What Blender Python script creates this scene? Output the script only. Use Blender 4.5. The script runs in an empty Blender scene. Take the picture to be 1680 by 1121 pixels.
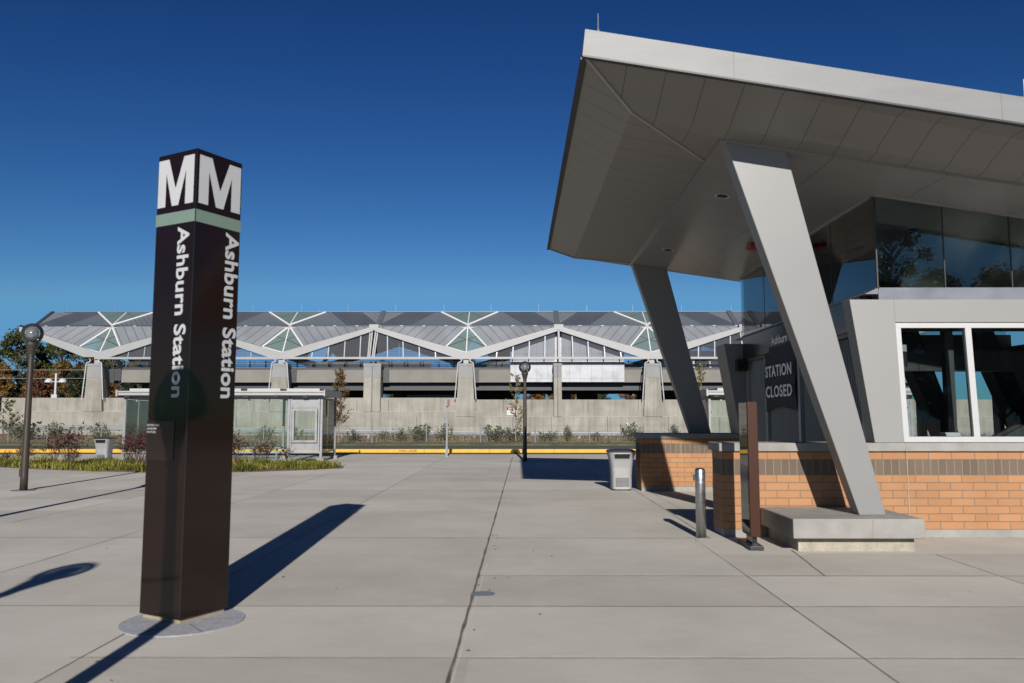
import bpy, bmesh, math, random
from mathutils import Vector, Matrix, noise
R = math.radians
random.seed(11)
scn = bpy.context.scene
COL = scn.collection

# ------------------------------------------------------------------ camera, sky, sun, exposure
cam = bpy.data.cameras.new('camera'); camo = bpy.data.objects.new('camera', cam); COL.objects.link(camo)
camo.location = (0, 0, 1.6); camo.rotation_euler = (R(90 + 5.49), 0, R(0.351))
cam.sensor_width = 36; cam.lens = 28.0; cam.clip_start = 0.1; cam.clip_end = 6000
cam.dof.use_dof = True; cam.dof.focus_distance = 38; cam.dof.aperture_fstop = 2.4
scn.camera = camo
SUN_EL, SUN_AZ = 24.8, 2.8       # azimuth: degrees to the right of straight behind the camera
w = bpy.data.worlds.new('World'); scn.world = w; w.use_nodes = True
nt = w.node_tree; bg = nt.nodes['Background']
sky = nt.nodes.new('ShaderNodeTexSky'); sky.sky_type = 'NISHITA'; sky.sun_disc = False
sky.sun_elevation = R(SUN_EL); sky.sun_rotation = R(180 - SUN_AZ)
sky.air_density = 1.0; sky.dust_density = 0.25; sky.ozone_density = 4.0; sky.altitude = 100
# deep autumn blue: the clear sky's colour, steepened per channel
sp_ = nt.nodes.new('ShaderNodeSeparateColor'); cb_ = nt.nodes.new('ShaderNodeCombineColor'); nt.links.new(sky.outputs[0], sp_.inputs[0])
for i_, (k_, p_) in enumerate(((.091, 2.17), (.143, 1.81), (.245, 1.51))):
    a_ = nt.nodes.new('ShaderNodeMath'); a_.operation = 'MINIMUM'; a_.inputs[1].default_value = (3.2, 5.6, 8.6)[i_]; nt.links.new(sp_.outputs[i_], a_.inputs[0])
    b_ = nt.nodes.new('ShaderNodeMath'); b_.operation = 'POWER'; b_.inputs[1].default_value = p_; nt.links.new(a_.outputs[0], b_.inputs[0])
    c_ = nt.nodes.new('ShaderNodeMath'); c_.operation = 'MULTIPLY'; c_.inputs[1].default_value = k_; nt.links.new(b_.outputs[0], c_.inputs[0]); nt.links.new(c_.outputs[0], cb_.inputs[i_])
nt.links.new(cb_.outputs[0], bg.inputs[0]); bg.inputs[1].default_value = 0.065
sl = bpy.data.lights.new('sun', 'SUN'); so = bpy.data.objects.new('sun', sl); COL.objects.link(so)
sl.energy = 4.6; sl.angle = R(0.5); sl.color = (1.0, 0.955, 0.89)
sd = Vector((math.cos(R(SUN_EL)) * math.sin(R(SUN_AZ)), -math.cos(R(SUN_EL)) * math.cos(R(SUN_AZ)), math.sin(R(SUN_EL))))
so.rotation_euler = sd.to_track_quat('Z', 'Y').to_euler(); so.location = (20, -60, 40)
scn.view_settings.view_transform = 'Standard'; scn.view_settings.look = 'None'
scn.view_settings.exposure = 0.6; scn.view_settings.gamma = 1

# ------------------------------------------------------------------ materials
MATS = {}
def nodes_of(m): m.use_nodes = True; return m.node_tree.nodes, m.node_tree.links, m.node_tree.nodes['Principled BSDF']
def math_n(N, L, op, a, b=None, c=None):
    n = N.new('ShaderNodeMath'); n.operation = op
    for i, v in enumerate((a, b, c)):
        if v is None: continue
        if isinstance(v, (int, float)): n.inputs[i].default_value = v
        else: L.new(v, n.inputs[i])
    return n.outputs[0]
def mix_c(N, L, f, a, b, mode='MIX'):
    n = N.new('ShaderNodeMix'); n.data_type = 'RGBA'; n.blend_type = mode
    for s, v in ((n.inputs[0], f), (n.inputs[6], a), (n.inputs[7], b)):
        if isinstance(v, (int, float)): s.default_value = v
        elif isinstance(v, tuple): s.default_value = v if len(v) == 4 else (*v, 1)
        else: L.new(v, s)
    return n.outputs[2]
def tex_noise(N, L, vec, scale, detail=5, rough=.55):
    n = N.new('ShaderNodeTexNoise'); n.inputs['Scale'].default_value = scale; n.inputs['Detail'].default_value = detail
    n.inputs['Roughness'].default_value = rough; L.new(vec, n.inputs['Vector']); return n.outputs[0]
def ramp(N, L, v, lo, hi):
    n = N.new('ShaderNodeMapRange'); L.new(v, n.inputs[0]); n.inputs[1].default_value = lo; n.inputs[2].default_value = hi; return n.outputs[0]
def scaled(N, L, vec, s):
    n = N.new('ShaderNodeMapping'); L.new(vec, n.inputs[0]); n.inputs['Scale'].default_value = s; return n.outputs[0]

def mat(name, col, rough=.6, metal=0, var=.12, scale=3, bump=0, bscale=60, lines=(), linecol=.45, stretch=None, spec=.5, coat=0, fine=.06, linebump=.3, uvlines=None, aniso=None):
    """painted, concrete or metal surface: base colour with broad and fine variation, optional panel joints"""
    if name in MATS: return MATS[name]
    m = bpy.data.materials.new(name); N, L, P = nodes_of(m); MATS[name] = m
    tc = N.new('ShaderNodeTexCoord'); vec = tc.outputs['Object']
    v2 = scaled(N, L, vec, stretch) if stretch else vec
    f = ramp(N, L, tex_noise(N, L, v2, scale), .3, .7)
    a = tuple(c * (1 - var) for c in col); b = tuple(min(1, c * (1 + var)) for c in col)
    c1 = mix_c(N, L, f, a, b)
    if fine:
        g = ramp(N, L, tex_noise(N, L, vec, bscale, 3), .25, .75)
        lo = (1 - fine,) * 3; hi = (1 + fine,) * 3
        c1 = mix_c(N, L, 1.0, c1, mix_c(N, L, g, lo, hi), 'MULTIPLY')
    hgt = None
    if lines or uvlines:
        sep = N.new('ShaderNodeSeparateXYZ'); L.new(vec, sep.inputs[0]); mask = None
        todo = [(sep.outputs[ax], per, wd, off) for ax, per, wd, off in lines]
        if uvlines:
            su = N.new('ShaderNodeSeparateXYZ'); L.new(tc.outputs['UV'], su.inputs[0])
            todo += [(su.outputs[0], uvlines[0], uvlines[1], 0)]
        for src, per, wd, off in todo:
            t = math_n(N, L, 'ADD', src, off); t = math_n(N, L, 'DIVIDE', t, per); t = math_n(N, L, 'FRACT', t)
            k = math_n(N, L, 'LESS_THAN', t, wd / per)
            mask = k if mask is None else math_n(N, L, 'MAXIMUM', mask, k)
        c1 = mix_c(N, L, mask, c1, mix_c(N, L, 1.0, c1, (linecol,) * 3, 'MULTIPLY'))
    L.new(c1, P.inputs['Base Color'])
    P.inputs['Roughness'].default_value = rough; P.inputs['Metallic'].default_value = metal
    P.inputs['Specular IOR Level'].default_value = spec; P.inputs['Coat Weight'].default_value = coat
    if metal > .3 or rough < .4:
        rr = N.new('ShaderNodeMapRange'); L.new(f, rr.inputs[0]); rr.inputs[3].default_value = rough * .8; rr.inputs[4].default_value = min(1, rough * 1.25)
        L.new(rr.outputs[0], P.inputs['Roughness'])
    if bump:
        bn = N.new('ShaderNodeBump'); bn.inputs['Strength'].default_value = bump; bn.inputs['Distance'].default_value = .01
        L.new(tex_noise(N, L, vec, bscale, 6), bn.inputs['Height']); L.new(bn.outputs[0], P.inputs['Normal'])
    return m

def mat_brick(name, brick, dark, mortar, bw, rh, off, z0, mort=.006, offset=.5):
    if name in MATS: return MATS[name]
    m = bpy.data.materials.new(name); N, L, P = nodes_of(m); MATS[name] = m
    tc = N.new('ShaderNodeTexCoord'); sp = N.new('ShaderNodeSeparateXYZ'); L.new(tc.outputs['Object'], sp.inputs[0])
    ge = N.new('ShaderNodeNewGeometry'); sn = N.new('ShaderNodeSeparateXYZ'); L.new(ge.outputs['True Normal'], sn.inputs[0])
    side = math_n(N, L, 'GREATER_THAN', math_n(N, L, 'ABSOLUTE', sn.outputs[0]), .5)
    u = N.new('ShaderNodeMix'); L.new(side, u.inputs[0]); L.new(sp.outputs[0], u.inputs[2]); L.new(sp.outputs[1], u.inputs[3])
    cv = N.new('ShaderNodeCombineXYZ'); L.new(math_n(N, L, 'ADD', u.outputs[0], 50 + off), cv.inputs[0])
    L.new(math_n(N, L, 'ADD', sp.outputs[2], -z0 + rh * 20), cv.inputs[1])
    bt = N.new('ShaderNodeTexBrick'); L.new(cv.outputs[0], bt.inputs[0]); bt.offset = offset
    bt.inputs['Scale'].default_value = 1; bt.inputs['Brick Width'].default_value = bw; bt.inputs['Row Height'].default_value = rh
    bt.inputs['Mortar Size'].default_value = mort; bt.inputs['Mortar Smooth'].default_value = .15
    bt.inputs['Color1'].default_value = (*brick, 1); bt.inputs['Color2'].default_value = (*dark, 1); bt.inputs['Mortar'].default_value = (*mortar, 1)
    g = ramp(N, L, tex_noise(N, L, tc.outputs['Object'], 160, 3, .7), .3, .7)
    c = mix_c(N, L, 1.0, bt.outputs[0], mix_c(N, L, g, (.84,) * 3, (1.12,) * 3), 'MULTIPLY')
    g2 = ramp(N, L, tex_noise(N, L, tc.outputs['Object'], 1.6, 4), .3, .7)
    c = mix_c(N, L, 1.0, c, mix_c(N, L, g2, (.9, .89, .88), (1.05,) * 3), 'MULTIPLY')
    L.new(c, P.inputs['Base Color']); P.inputs['Roughness'].default_value = .85
    bn = N.new('ShaderNodeBump'); bn.inputs['Strength'].default_value = .6; bn.inputs['Distance'].default_value = .006; bn.invert = True
    L.new(bt.outputs['Fac'], bn.inputs['Height']); L.new(bn.outputs[0], P.inputs['Normal'])
    return m

def mat_glass(name, tint, refl=1.0, rough=0.0, haze=0.0, hazecol=(.5, .5, .5), wobble=0):
    if name in MATS: return MATS[name]
    m = bpy.data.materials.new(name); m.use_nodes = True; N, L = m.node_tree.nodes, m.node_tree.links; N.clear(); MATS[name] = m
    o = N.new('ShaderNodeOutputMaterial'); t = N.new('ShaderNodeBsdfTransparent'); t.inputs[0].default_value = (*tint, 1)
    g = N.new('ShaderNodeBsdfGlossy'); g.inputs['Roughness'].default_value = rough
    fr = N.new('ShaderNodeFresnel'); fr.inputs[0].default_value = 1.5
    if wobble:
        tc = N.new('ShaderNodeTexCoord'); bn = N.new('ShaderNodeBump'); bn.inputs['Strength'].default_value = wobble; bn.inputs['Distance'].default_value = .02
        L.new(tex_noise(N, L, tc.outputs['Object'], 1.1, 2), bn.inputs['Height']); L.new(bn.outputs[0], g.inputs['Normal'])
    mx = N.new('ShaderNodeMixShader'); L.new(math_n(N, L, 'MULTIPLY', fr.outputs[0], refl), mx.inputs[0])
    last = t.outputs[0]
    if haze:
        d = N.new('ShaderNodeBsdfDiffuse'); d.inputs[0].default_value = (*hazecol, 1)
        m2 = N.new('ShaderNodeMixShader'); m2.inputs[0].default_value = haze; L.new(last, m2.inputs[1]); L.new(d.outputs[0], m2.inputs[2]); last = m2.outputs[0]
    L.new(last, mx.inputs[1]); L.new(g.outputs[0], mx.inputs[2]); L.new(mx.outputs[0], o.inputs[0])
    return m

def mat_leaf(name, cols, rough=.55, trans=.25):
    """leaves: colour differs from clump to clump (attribute 'tone' per face)"""
    if name in MATS: return MATS[name]
    m = bpy.data.materials.new(name); N, L, P = nodes_of(m); MATS[name] = m
    at = N.new('ShaderNodeAttribute'); at.attribute_name = 'tone'
    cr = N.new('ShaderNodeValToRGB'); L.new(at.outputs['Fac'], cr.inputs[0])
    els = cr.color_ramp.elements
    while len(els) < len(cols): els.new(.5)
    for i, c in enumerate(cols): els[i].position = i / (len(cols) - 1); els[i].color = (*c, 1)
    L.new(cr.outputs[0], P.inputs['Base Color']); P.inputs['Roughness'].default_value = rough; P.inputs['Specular IOR Level'].default_value = .3
    tr = N.new('ShaderNodeBsdfTranslucent'); L.new(cr.outputs[0], tr.inputs[0])
    mx = N.new('ShaderNodeMixShader'); mx.inputs[0].default_value = trans
    out = N['Material Output']; L.new(P.outputs[0], mx.inputs[1]); L.new(tr.outputs[0], mx.inputs[2]); L.new(mx.outputs[0], out.inputs[0])
    return m

def mat_paving():
    m = bpy.data.materials.new('broom_finished_concrete'); N, L, P = nodes_of(m); MATS['paving'] = m
    tc = N.new('ShaderNodeTexCoord'); ob = tc.outputs['Object']
    at = N.new('ShaderNodeAttribute'); at.attribute_name = 'tone'
    base = mix_c(N, L, at.outputs['Fac'], (.365, .340, .300), (.445, .420, .375))
    f = ramp(N, L, tex_noise(N, L, ob, .55, 8, .62), .32, .68)
    c = mix_c(N, L, 1.0, base, mix_c(N, L, f, (.86, .855, .85), (1.06, 1.06, 1.06)), 'MULTIPLY')
    f2 = ramp(N, L, tex_noise(N, L, scaled(N, L, ob, (1.2, 9, 1)), 3, 6, .7), .3, .7)
    c = mix_c(N, L, 1.0, c, mix_c(N, L, f2, (.94,) * 3, (1.04,) * 3), 'MULTIPLY')
    f3 = ramp(N, L, tex_noise(N, L, ob, 90, 4, .7), .25, .75)
    c = mix_c(N, L, 1.0, c, mix_c(N, L, f3, (.90,) * 3, (1.07,) * 3), 'MULTIPLY')
    # pale worn patches and dark specks
    f4 = ramp(N, L, tex_noise(N, L, ob, 1.7, 9, .7), .60, .74)
    c = mix_c(N, L, math_n(N, L, 'MULTIPLY', f4, .35), c, (.52, .50, .47))
    vo = N.new('ShaderNodeTexVoronoi'); vo.inputs['Scale'].default_value = 2.3; L.new(ob, vo.inputs['Vector'])
    sp = math_n(N, L, 'LESS_THAN', vo.outputs['Distance'], .022)
    c = mix_c(N, L, math_n(N, L, 'MULTIPLY', sp, .6), c, (.09, .07, .055))
    st = ramp(N, L, tex_noise(N, L, ob, .9, 6, .6), .64, .72)
    c = mix_c(N, L, math_n(N, L, 'MULTIPLY', st, .22), c, (.27, .235, .20))
    L.new(c, P.inputs['Base Color']); P.inputs['Roughness'].default_value = .88; P.inputs['Specular IOR Level'].default_value = .3
    bn = N.new('ShaderNodeBump'); bn.inputs['Strength'].default_value = .25; bn.inputs['Distance'].default_value = .004
    L.new(tex_noise(N, L, scaled(N, L, ob, (1, 3, 1)), 120, 4), bn.inputs['Height']); L.new(bn.outputs[0], P.inputs['Normal'])
    return m

def mat_wall():
    """board-marked cast concrete with pale run-off streaks"""
    m = bpy.data.materials.new('streaked_concrete'); N, L, P = nodes_of(m); MATS['wall_conc'] = m
    tc = N.new('ShaderNodeTexCoord'); ob = tc.outputs['Object']
    f = ramp(N, L, tex_noise(N, L, ob, .5, 7, .65), .3, .7)
    c = mix_c(N, L, f, (.168, .155, .134), (.262, .246, .216))
    s = ramp(N, L, tex_noise(N, L, scaled(N, L, ob, (2.2, 1, .10)), 1.4, 6, .7), .3, .7)
    c = mix_c(N, L, 1.0, c, mix_c(N, L, s, (.76, .75, .74), (1.16, 1.16, 1.16)), 'MULTIPLY')
    s2 = ramp(N, L, tex_noise(N, L, scaled(N, L, ob, (5, 1, .16)), 1.3, 4, .6), .63, .72)
    c = mix_c(N, L, math_n(N, L, 'MULTIPLY', s2, .45), c, (.36, .35, .33))
    s3 = ramp(N, L, tex_noise(N, L, scaled(N, L, ob, (1.5, 1, 2)), 1.9, 6, .7), .62, .75)
    c = mix_c(N, L, math_n(N, L, 'MULTIPLY', s3, .35), c, (.11, .10, .085))
    L.new(c, P.inputs['Base Color']); P.inputs['Roughness'].default_value = .9
    sep = N.new('ShaderNodeSeparateXYZ'); L.new(ob, sep.inputs[0])
    t = math_n(N, L, 'FRACT', math_n(N, L, 'MULTIPLY', sep.outputs[0], 3.2))
    bn = N.new('ShaderNodeBump'); bn.inputs['Strength'].default_value = .25; bn.inputs['Distance'].default_value = .03
    L.new(math_n(N, L, 'GREATER_THAN', t, .5), bn.inputs['Height']); L.new(bn.outputs[0], P.inputs['Normal'])
    return m

M_PAVE = mat_paving(); M_WALL = mat_wall()
M_JOINT = mat('joint_sealant', (.10, .085, .065), .95, var=.5, scale=5, bscale=70, fine=.4)
M_ASPH = mat('asphalt', (.050, .048, .046), .92, var=.2, scale=.7, bump=.4, bscale=150, fine=.3)
M_YEL = mat('yellow_kerb_paint', (.50, .29, .015), .6, var=.10, scale=2.5, lines=((0, 3.05, .02, 1.3),), linecol=.35)
M_GRASS = mat('mown_grass', (.055, .062, .022), .95, var=.45, scale=.8, bump=.8, bscale=30, fine=.35)
M_DRY = mat('dry_verge', (.13, .092, .05), .95, var=.45, scale=.6, bump=.8, bscale=25, fine=.35)
M_SOIL = mat('mulch', (.07, .042, .027), .95, var=.4, scale=6, bump=.8, bscale=40, fine=.4)
M_STRUT = mat('grey_steel_paint', (.180, .179, .176), .42, var=.03, scale=1.2, fine=.025, bscale=220, spec=.4)
M_JAMB = mat('pale_grey_panel', (.190, .189, .184), .5, var=.03, scale=1.0, fine=.03, bscale=160)
M_FASCIA = mat('fascia_metal', (.150, .152, .152), .55, .10, var=.09, scale=1.1, stretch=(1, 1, 5), fine=.03, lines=((0, 3.05, .008, .55),), linecol=.6)
M_SOFF_N = mat('soffit_plank_across', (.17, .160, .148), .42, var=.02, scale=.6, fine=.02, lines=((0, .46, .010, .1),), linecol=.35)
M_SOFF_L = mat('soffit_plank_along', (.17, .160, .148), .42, var=.02, scale=.6, fine=.02, lines=((1, .46, .012, .1),), linecol=.30)
M_SOFFIT = mat('soffit_panel', (.215, .21, .202), .22, .0, var=.04, scale=.8, fine=.02, lines=((0, 1.45, .010, -1.15 + 1.45), (1, 2.4, .007, .6)), linecol=.45)
M_ROOFTOP = mat('roof_membrane', (.3, .3, .3), .8)
M_CONC = mat('cast_stone', (.215, .208, .193), .85, var=.14, scale=3.5, bump=.25, bscale=90, fine=.10)
M_CONCB = mat('rough_concrete', (.27, .24, .195), .92, var=.22, scale=6, bump=.6, bscale=60, fine=.16)
M_BRICK = mat_brick('orange_brick', (.335, .168, .075), (.295, .142, .061), (.125, .105, .085), .314, .1043, .0, .10)
M_BRICK2 = mat_brick('orange_brick_top', (.335, .168, .075), (.295, .142, .061), (.125, .105, .085), .314, .1043, .12, 1.035)
M_SOLD = mat_brick('brown_soldier_brick', (.098, .070, .049), (.125, .090, .064), (.20, .17, .14), .107, .30, .0, .78, .005, 0)
M_WHITE = mat('white_aluminium', (.38, .38, .385), .4, .1, var=.03, fine=.02)
M_FLASH = mat('blue_grey_flashing', (.18, .19, .22), .35, .5, var=.08, scale=1.5)
M_BLACK = mat('black_enamel', (.012, .012, .013), .18, var=.1, fine=.03)
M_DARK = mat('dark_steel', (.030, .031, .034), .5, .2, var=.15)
M_GATE = mat('gate_grey', (.19, .19, .192), .45, .4, var=.12, scale=5, stretch=(1, 1, .3))
M_TRIM = mat('gate_post_grey', (.30, .30, .302), .4, .4, var=.06)
M_BANNER = mat('banner_cloth', (.012, .013, .018), .7, var=.1)
M_LETTER = mat('white_lettering', (.78, .78, .80), .5, var=.02, fine=.02)
M_LETTERP = mat('pylon_white', (.36, .365, .375), .35, var=.02, fine=.01)
M_GREENB = mat('pale_green_band', (.125, .175, .145), .4, var=.03, fine=.02)
M_BROWN = mat('pylon_brown', (.0088, .0040, .0030), .10, var=.08, scale=1.5, fine=.02, spec=.4)
M_BROWN2 = mat('pylon_panel_brown', (.0145, .0085, .007), .16, var=.06, fine=.02)
M_TOTEM = mat('totem_brown', (.036, .0105, .0042), .45, var=.05, fine=.02, spec=.2)
M_LAMP = mat('bronze_pole_paint', (.040, .030, .024), .42, .2, var=.1, fine=.05)
M_STEEL = mat('brushed_stainless', (.42, .42, .43), .34, 1, var=.10, scale=3, stretch=(1, 1, 12), fine=.05, bscale=120)
M_SILVER = mat('silver_powder_coat', (.275, .275, .278), .48, .3, var=.06, scale=4, fine=.05, bscale=150)
M_ALU = mat('anodised_aluminium', (.22, .222, .228), .45, .4, var=.06, scale=3)
M_BINLID = mat('charcoal_lid', (.025, .026, .03), .5, var=.1)
M_PERF = mat('perforated_panel', (.20, .20, .205), .5, .3, var=.05, lines=((0, .028, .012, 0), (2, .028, .012, 0)), linecol=.35)
M_GALV = mat('galvanised_steel', (.165, .178, .19), .55, .25, var=.14, scale=4, fine=.06)
M_WOOD = mat('weathered_post', (.24, .225, .20), .9, var=.15, scale=5)
M_GRAN = mat('grey_granite_ring', (.26, .265, .285), .7, var=.2, scale=25, bump=.2, bscale=120, fine=.25)
M_RED = mat('red_enamel', (.32, .02, .018), .35, var=.05)
M_SIGNRED = mat('sign_red', (.30, .03, .025), .5, var=.05)
M_SIGNWHITE = mat('sign_white', (.36, .36, .36), .5, var=.05)
M_BARK = mat('bark', (.10, .075, .055), .95, var=.35, scale=8, bump=.6, bscale=20, fine=.2)
M_BARKP = mat('pale_bark', (.17, .14, .115), .9, var=.3, scale=12, fine=.2)
M_LIGHTROOF = mat('standing_seam_light', (.222, .234, .254), .40, .35, var=.10, scale=.35, uvlines=(.78, .075), linecol=.50, fine=.03)
M_UPROOF = mat('standing_seam_grey', (.118, .134, .156), .5, .3, var=.10, scale=.3, uvlines=(.52, .07), linecol=.6, fine=.04)
M_UPROOFL = mat('standing_seam_midgrey', (.148, .164, .184), .5, .3, var=.10, scale=.3, uvlines=(.52, .07), linecol=.65, fine=.04)
M_UPROOFD = mat('dark_roof_panel', (.070, .081, .098), .4, .2, var=.10, scale=.5, uvlines=(.52, .07), linecol=.55, fine=.04)  # darker seamed metal: slanted band across each upper roof facet, and the verge trim
M_VBEAM = mat('white_grey_steel', (.235, .238, .240), .45, var=.05, scale=.6, fine=.03)
M_UNDER = mat('roof_underside', (.46, .44, .42), .6, var=.06, scale=.3)
M_SKYL = mat_glass('skylight_glass', (.50, .60, .58), 1.3, .02, .62, (.155, .212, .210))
M_SCREEN = mat_glass('screen_glass', (.93, .94, .95), 1.0, .0, .15, (.19, .175, .165))
M_CLER = mat_glass('clerestory_glass', (.76, .83, .81), 1.45, 0, wobble=.010)
M_WINDOW = mat_glass('window_glass', (.84, .88, .87), .5, 0)
M_SHELGL = mat_glass('shelter_glass', (.90, .955, .92), 1.0, 0, .035, (.25, .32, .27))
M_GLOBE = mat_glass('clear_globe', (.84, .87, .89), 1.0, .01, .05, (.45, .45, .45))
M_CASE = mat_glass('case_glass', (.05, .05, .05), 1.2, .03)
M_PLATF = mat('platform_concrete', (.155, .147, .133), .9, var=.10, scale=.6, fine=.05, lines=((0, 3.5, .03, 0),), linecol=.8)
M_PIERG = mat('pier_grey_paint', (.18, .182, .182), .7, var=.07, scale=.8)
M_GIRD = mat('blue_black_girder', (.030, .032, .037), .55, .1, var=.12)
M_CLAD = mat('metal_cladding', (.25, .255, .272), .42, .35, var=.14, scale=.8, lines=((0, 1.05, .03, .2), (2, 1.2, .03, .62)), linecol=.55, fine=.06, bscale=14)
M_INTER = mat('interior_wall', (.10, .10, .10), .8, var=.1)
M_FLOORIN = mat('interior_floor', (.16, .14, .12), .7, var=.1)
M_RUBBER = mat('black_rubber', (.012, .012, .014), .5)

# ------------------------------------------------------------------ mesh helpers
class MB:
    def __init__(s): s.v = []; s.f = []; s.uv = {}; s.tone = []
    def face(s, pts, uvs=None):
        i = len(s.v); s.v += [tuple(p) for p in pts]; s.f.append(tuple(range(i, i + len(pts))))
        if uvs: s.uv[len(s.f) - 1] = uvs
        return s
    def box(s, x0, x1, y0, y1, z0, z1):
        i = len(s.v); s.v += [(x0, y0, z0), (x1, y0, z0), (x1, y1, z0), (x0, y1, z0), (x0, y0, z1), (x1, y0, z1), (x1, y1, z1), (x0, y1, z1)]
        s.f += [tuple(i + k for k in q) for q in ((0, 3, 2, 1), (4, 5, 6, 7), (0, 1, 5, 4), (1, 2, 6, 5), (2, 3, 7, 6), (3, 0, 4, 7))]; return s
    def hexa(s, bot, top):
        i = len(s.v); n = len(bot); s.v += [tuple(p) for p in bot] + [tuple(p) for p in top]
        s.f.append(tuple(i + k for k in reversed(range(n)))); s.f.append(tuple(i + n + k for k in range(n)))
        for k in range(n): j = (k + 1) % n; s.f.append((i + k, i + j, i + n + j, i + n + k))
        return s
    def prism_y(s, xz, y0, y1):     # outline in x,z (anticlockwise seen from -y), from y0 back to y1
        return s.hexa([(x, y1, z) for x, z in xz], [(x, y0, z) for x, z in xz])
    def tube(s, a, b, r0, r1=None, n=8, caps=True):
        r1 = r0 if r1 is None else r1; a, b = Vector(a), Vector(b); d = (b - a)
        if d.length < 1e-6: return s
        q = d.to_track_quat('Z', 'Y'); i = len(s.v)
        for c, r in ((a, r0), (b, r1)):
            for k in range(n): t = 2 * math.pi * k / n; s.v.append(tuple(c + q @ Vector((r * math.cos(t), r * math.sin(t), 0))))
        for k in range(n): j = (k + 1) % n; s.f.append((i + k, i + j, i + n + j, i + n + k))
        if caps: s.f.append(tuple(i + k for k in reversed(range(n)))); s.f.append(tuple(i + n + k for k in range(n)))
        return s
    def bar(s, a, b, w, h):         # rectangular bar along a horizontal or slanted line, h along world up as far as possible
        a, b = Vector(a), Vector(b); d = (b - a).normalized(); up = Vector((0, 0, 1))
        if abs(d.dot(up)) > .98: up = Vector((0, 1, 0))
        sx = d.cross(up).normalized() * w / 2; uz = sx.cross(d).normalized() * h / 2
        return s.hexa([a - sx - uz, a + sx - uz, a + sx + uz, a - sx + uz], [b - sx - uz, b + sx - uz, b + sx + uz, b - sx + uz])
    def lathe(s, prof, c=(0, 0, 0), n=24):
        i = len(s.v)
        for r, z in prof:
            for k in range(n): t = 2 * math.pi * k / n; s.v.append((c[0] + r * math.cos(t), c[1] + r * math.sin(t), c[2] + z))
        for a in range(len(prof) - 1):
            for k in range(n): j = (k + 1) % n; s.f.append((i + a * n + k, i + a * n + j, i + (a + 1) * n + j, i + (a + 1) * n + k))
        s.f.append(tuple(i + k for k in reversed(range(n)))); m = i + (len(prof) - 1) * n; s.f.append(tuple(m + k for k in range(n))); return s
    def build(s, name, m, parent=None, world=True, smooth=False, bevel=0):
        me = bpy.data.meshes.new(name); me.from_pydata(s.v, [], s.f); me.materials.append(m)
        if s.uv:
            ul = me.uv_layers.new(name='UVMap')
            for p in me.polygons:
                if p.index in s.uv:
                    for k, li in enumerate(p.loop_indices): ul.data[li].uv = s.uv[p.index][k]
        if s.tone:
            at = me.attributes.new('tone', 'FLOAT', 'FACE'); at.data.foreach_set('value', s.tone)
        if smooth:
            for p in me.polygons: p.use_smooth = True
        me.update()
        o = bpy.data.objects.new(name, me); COL.objects.link(o)
        if parent:
            o.parent = parent
            if world:
                base = Vector((0, 0, 0)); q = parent
                while q: base += q.location; q = q.parent
                o.location = -base
        if bevel:
            b = o.modifiers.new('bevel', 'BEVEL'); b.width = bevel; b.segments = 2; b.limit_method = 'ANGLE'
        if smooth == 'auto' or (smooth and bevel): pass
        return o

def tag(o, label=None, cat=None, group=None, kind=None):
    if label: o['label'] = label
    if cat: o['category'] = cat
    if group: o['group'] = group
    if kind: o['kind'] = kind
    return o
def thing(name, label, cat, loc=(0, 0, 0), rz=0, group=None):
    o = bpy.data.objects.new(name, None); COL.objects.link(o); o.location = loc; o.rotation_euler = (0, 0, rz)
    o.empty_display_size = .3
    return tag(o, label, cat, group)
def kids(o): return [c for c in bpy.data.objects if c.parent == o]
def copy_tree(o, parent=None):
    c = o.copy(); COL.objects.link(c)
    if parent: c.parent = parent
    for ch in list(o.children): copy_tree(ch, c)
    return c
def struct(o): o['kind'] = 'structure'; return o

def text_mb(txt, mtx, height=None, length=None, bold=.0, depth=.003, align='CENTER', gap=1.0):
    """lettering as a mesh: glyph outlines in the plane of mtx (x right, y up)"""
    cu = bpy.data.curves.new('t', 'FONT'); cu.body = txt; cu.size = 1; cu.offset = bold; cu.extrude = .5; cu.space_character = gap; cu.resolution_u = 4
    ob = bpy.data.objects.new('t', cu); COL.objects.link(ob)
    dg = bpy.context.evaluated_depsgraph_get(); me = ob.evaluated_get(dg).to_mesh()
    vs = [v.co.copy() for v in me.vertices]; fs = [tuple(p.vertices) for p in me.polygons]
    ob.evaluated_get(dg).to_mesh_clear(); bpy.data.objects.remove(ob); bpy.data.curves.remove(cu)
    x0 = min(v.x for v in vs); x1 = max(v.x for v in vs); y0 = 0; y1 = .729
    sy = (height / y1) if height else 1; sx = (length / (x1 - x0)) if length else sy
    mb = MB(); cx = (x0 + x1) / 2 if align == 'CENTER' else x0
    mb.v = [tuple(mtx @ Vector(((v.x - cx) * sx, v.y * sy, v.z * depth))) for v in vs]; mb.f = fs; return mb
def frame_mtx(o, right, up):
    r = Vector(right).normalized(); u = Vector(up).normalized(); n = r.cross(u)
    m = Matrix((r, u, n)).transposed().to_4x4(); m.translation = Vector(o); return m

# ------------------------------------------------------------------ setting: ground, plaza, roads
g = MB().face([(-2500, -800, -.06), (2500, -800, -.06), (2500, 4000, -.06), (-2500, 4000, -.06)]).build('ground', M_GRASS); struct(g)
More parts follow.
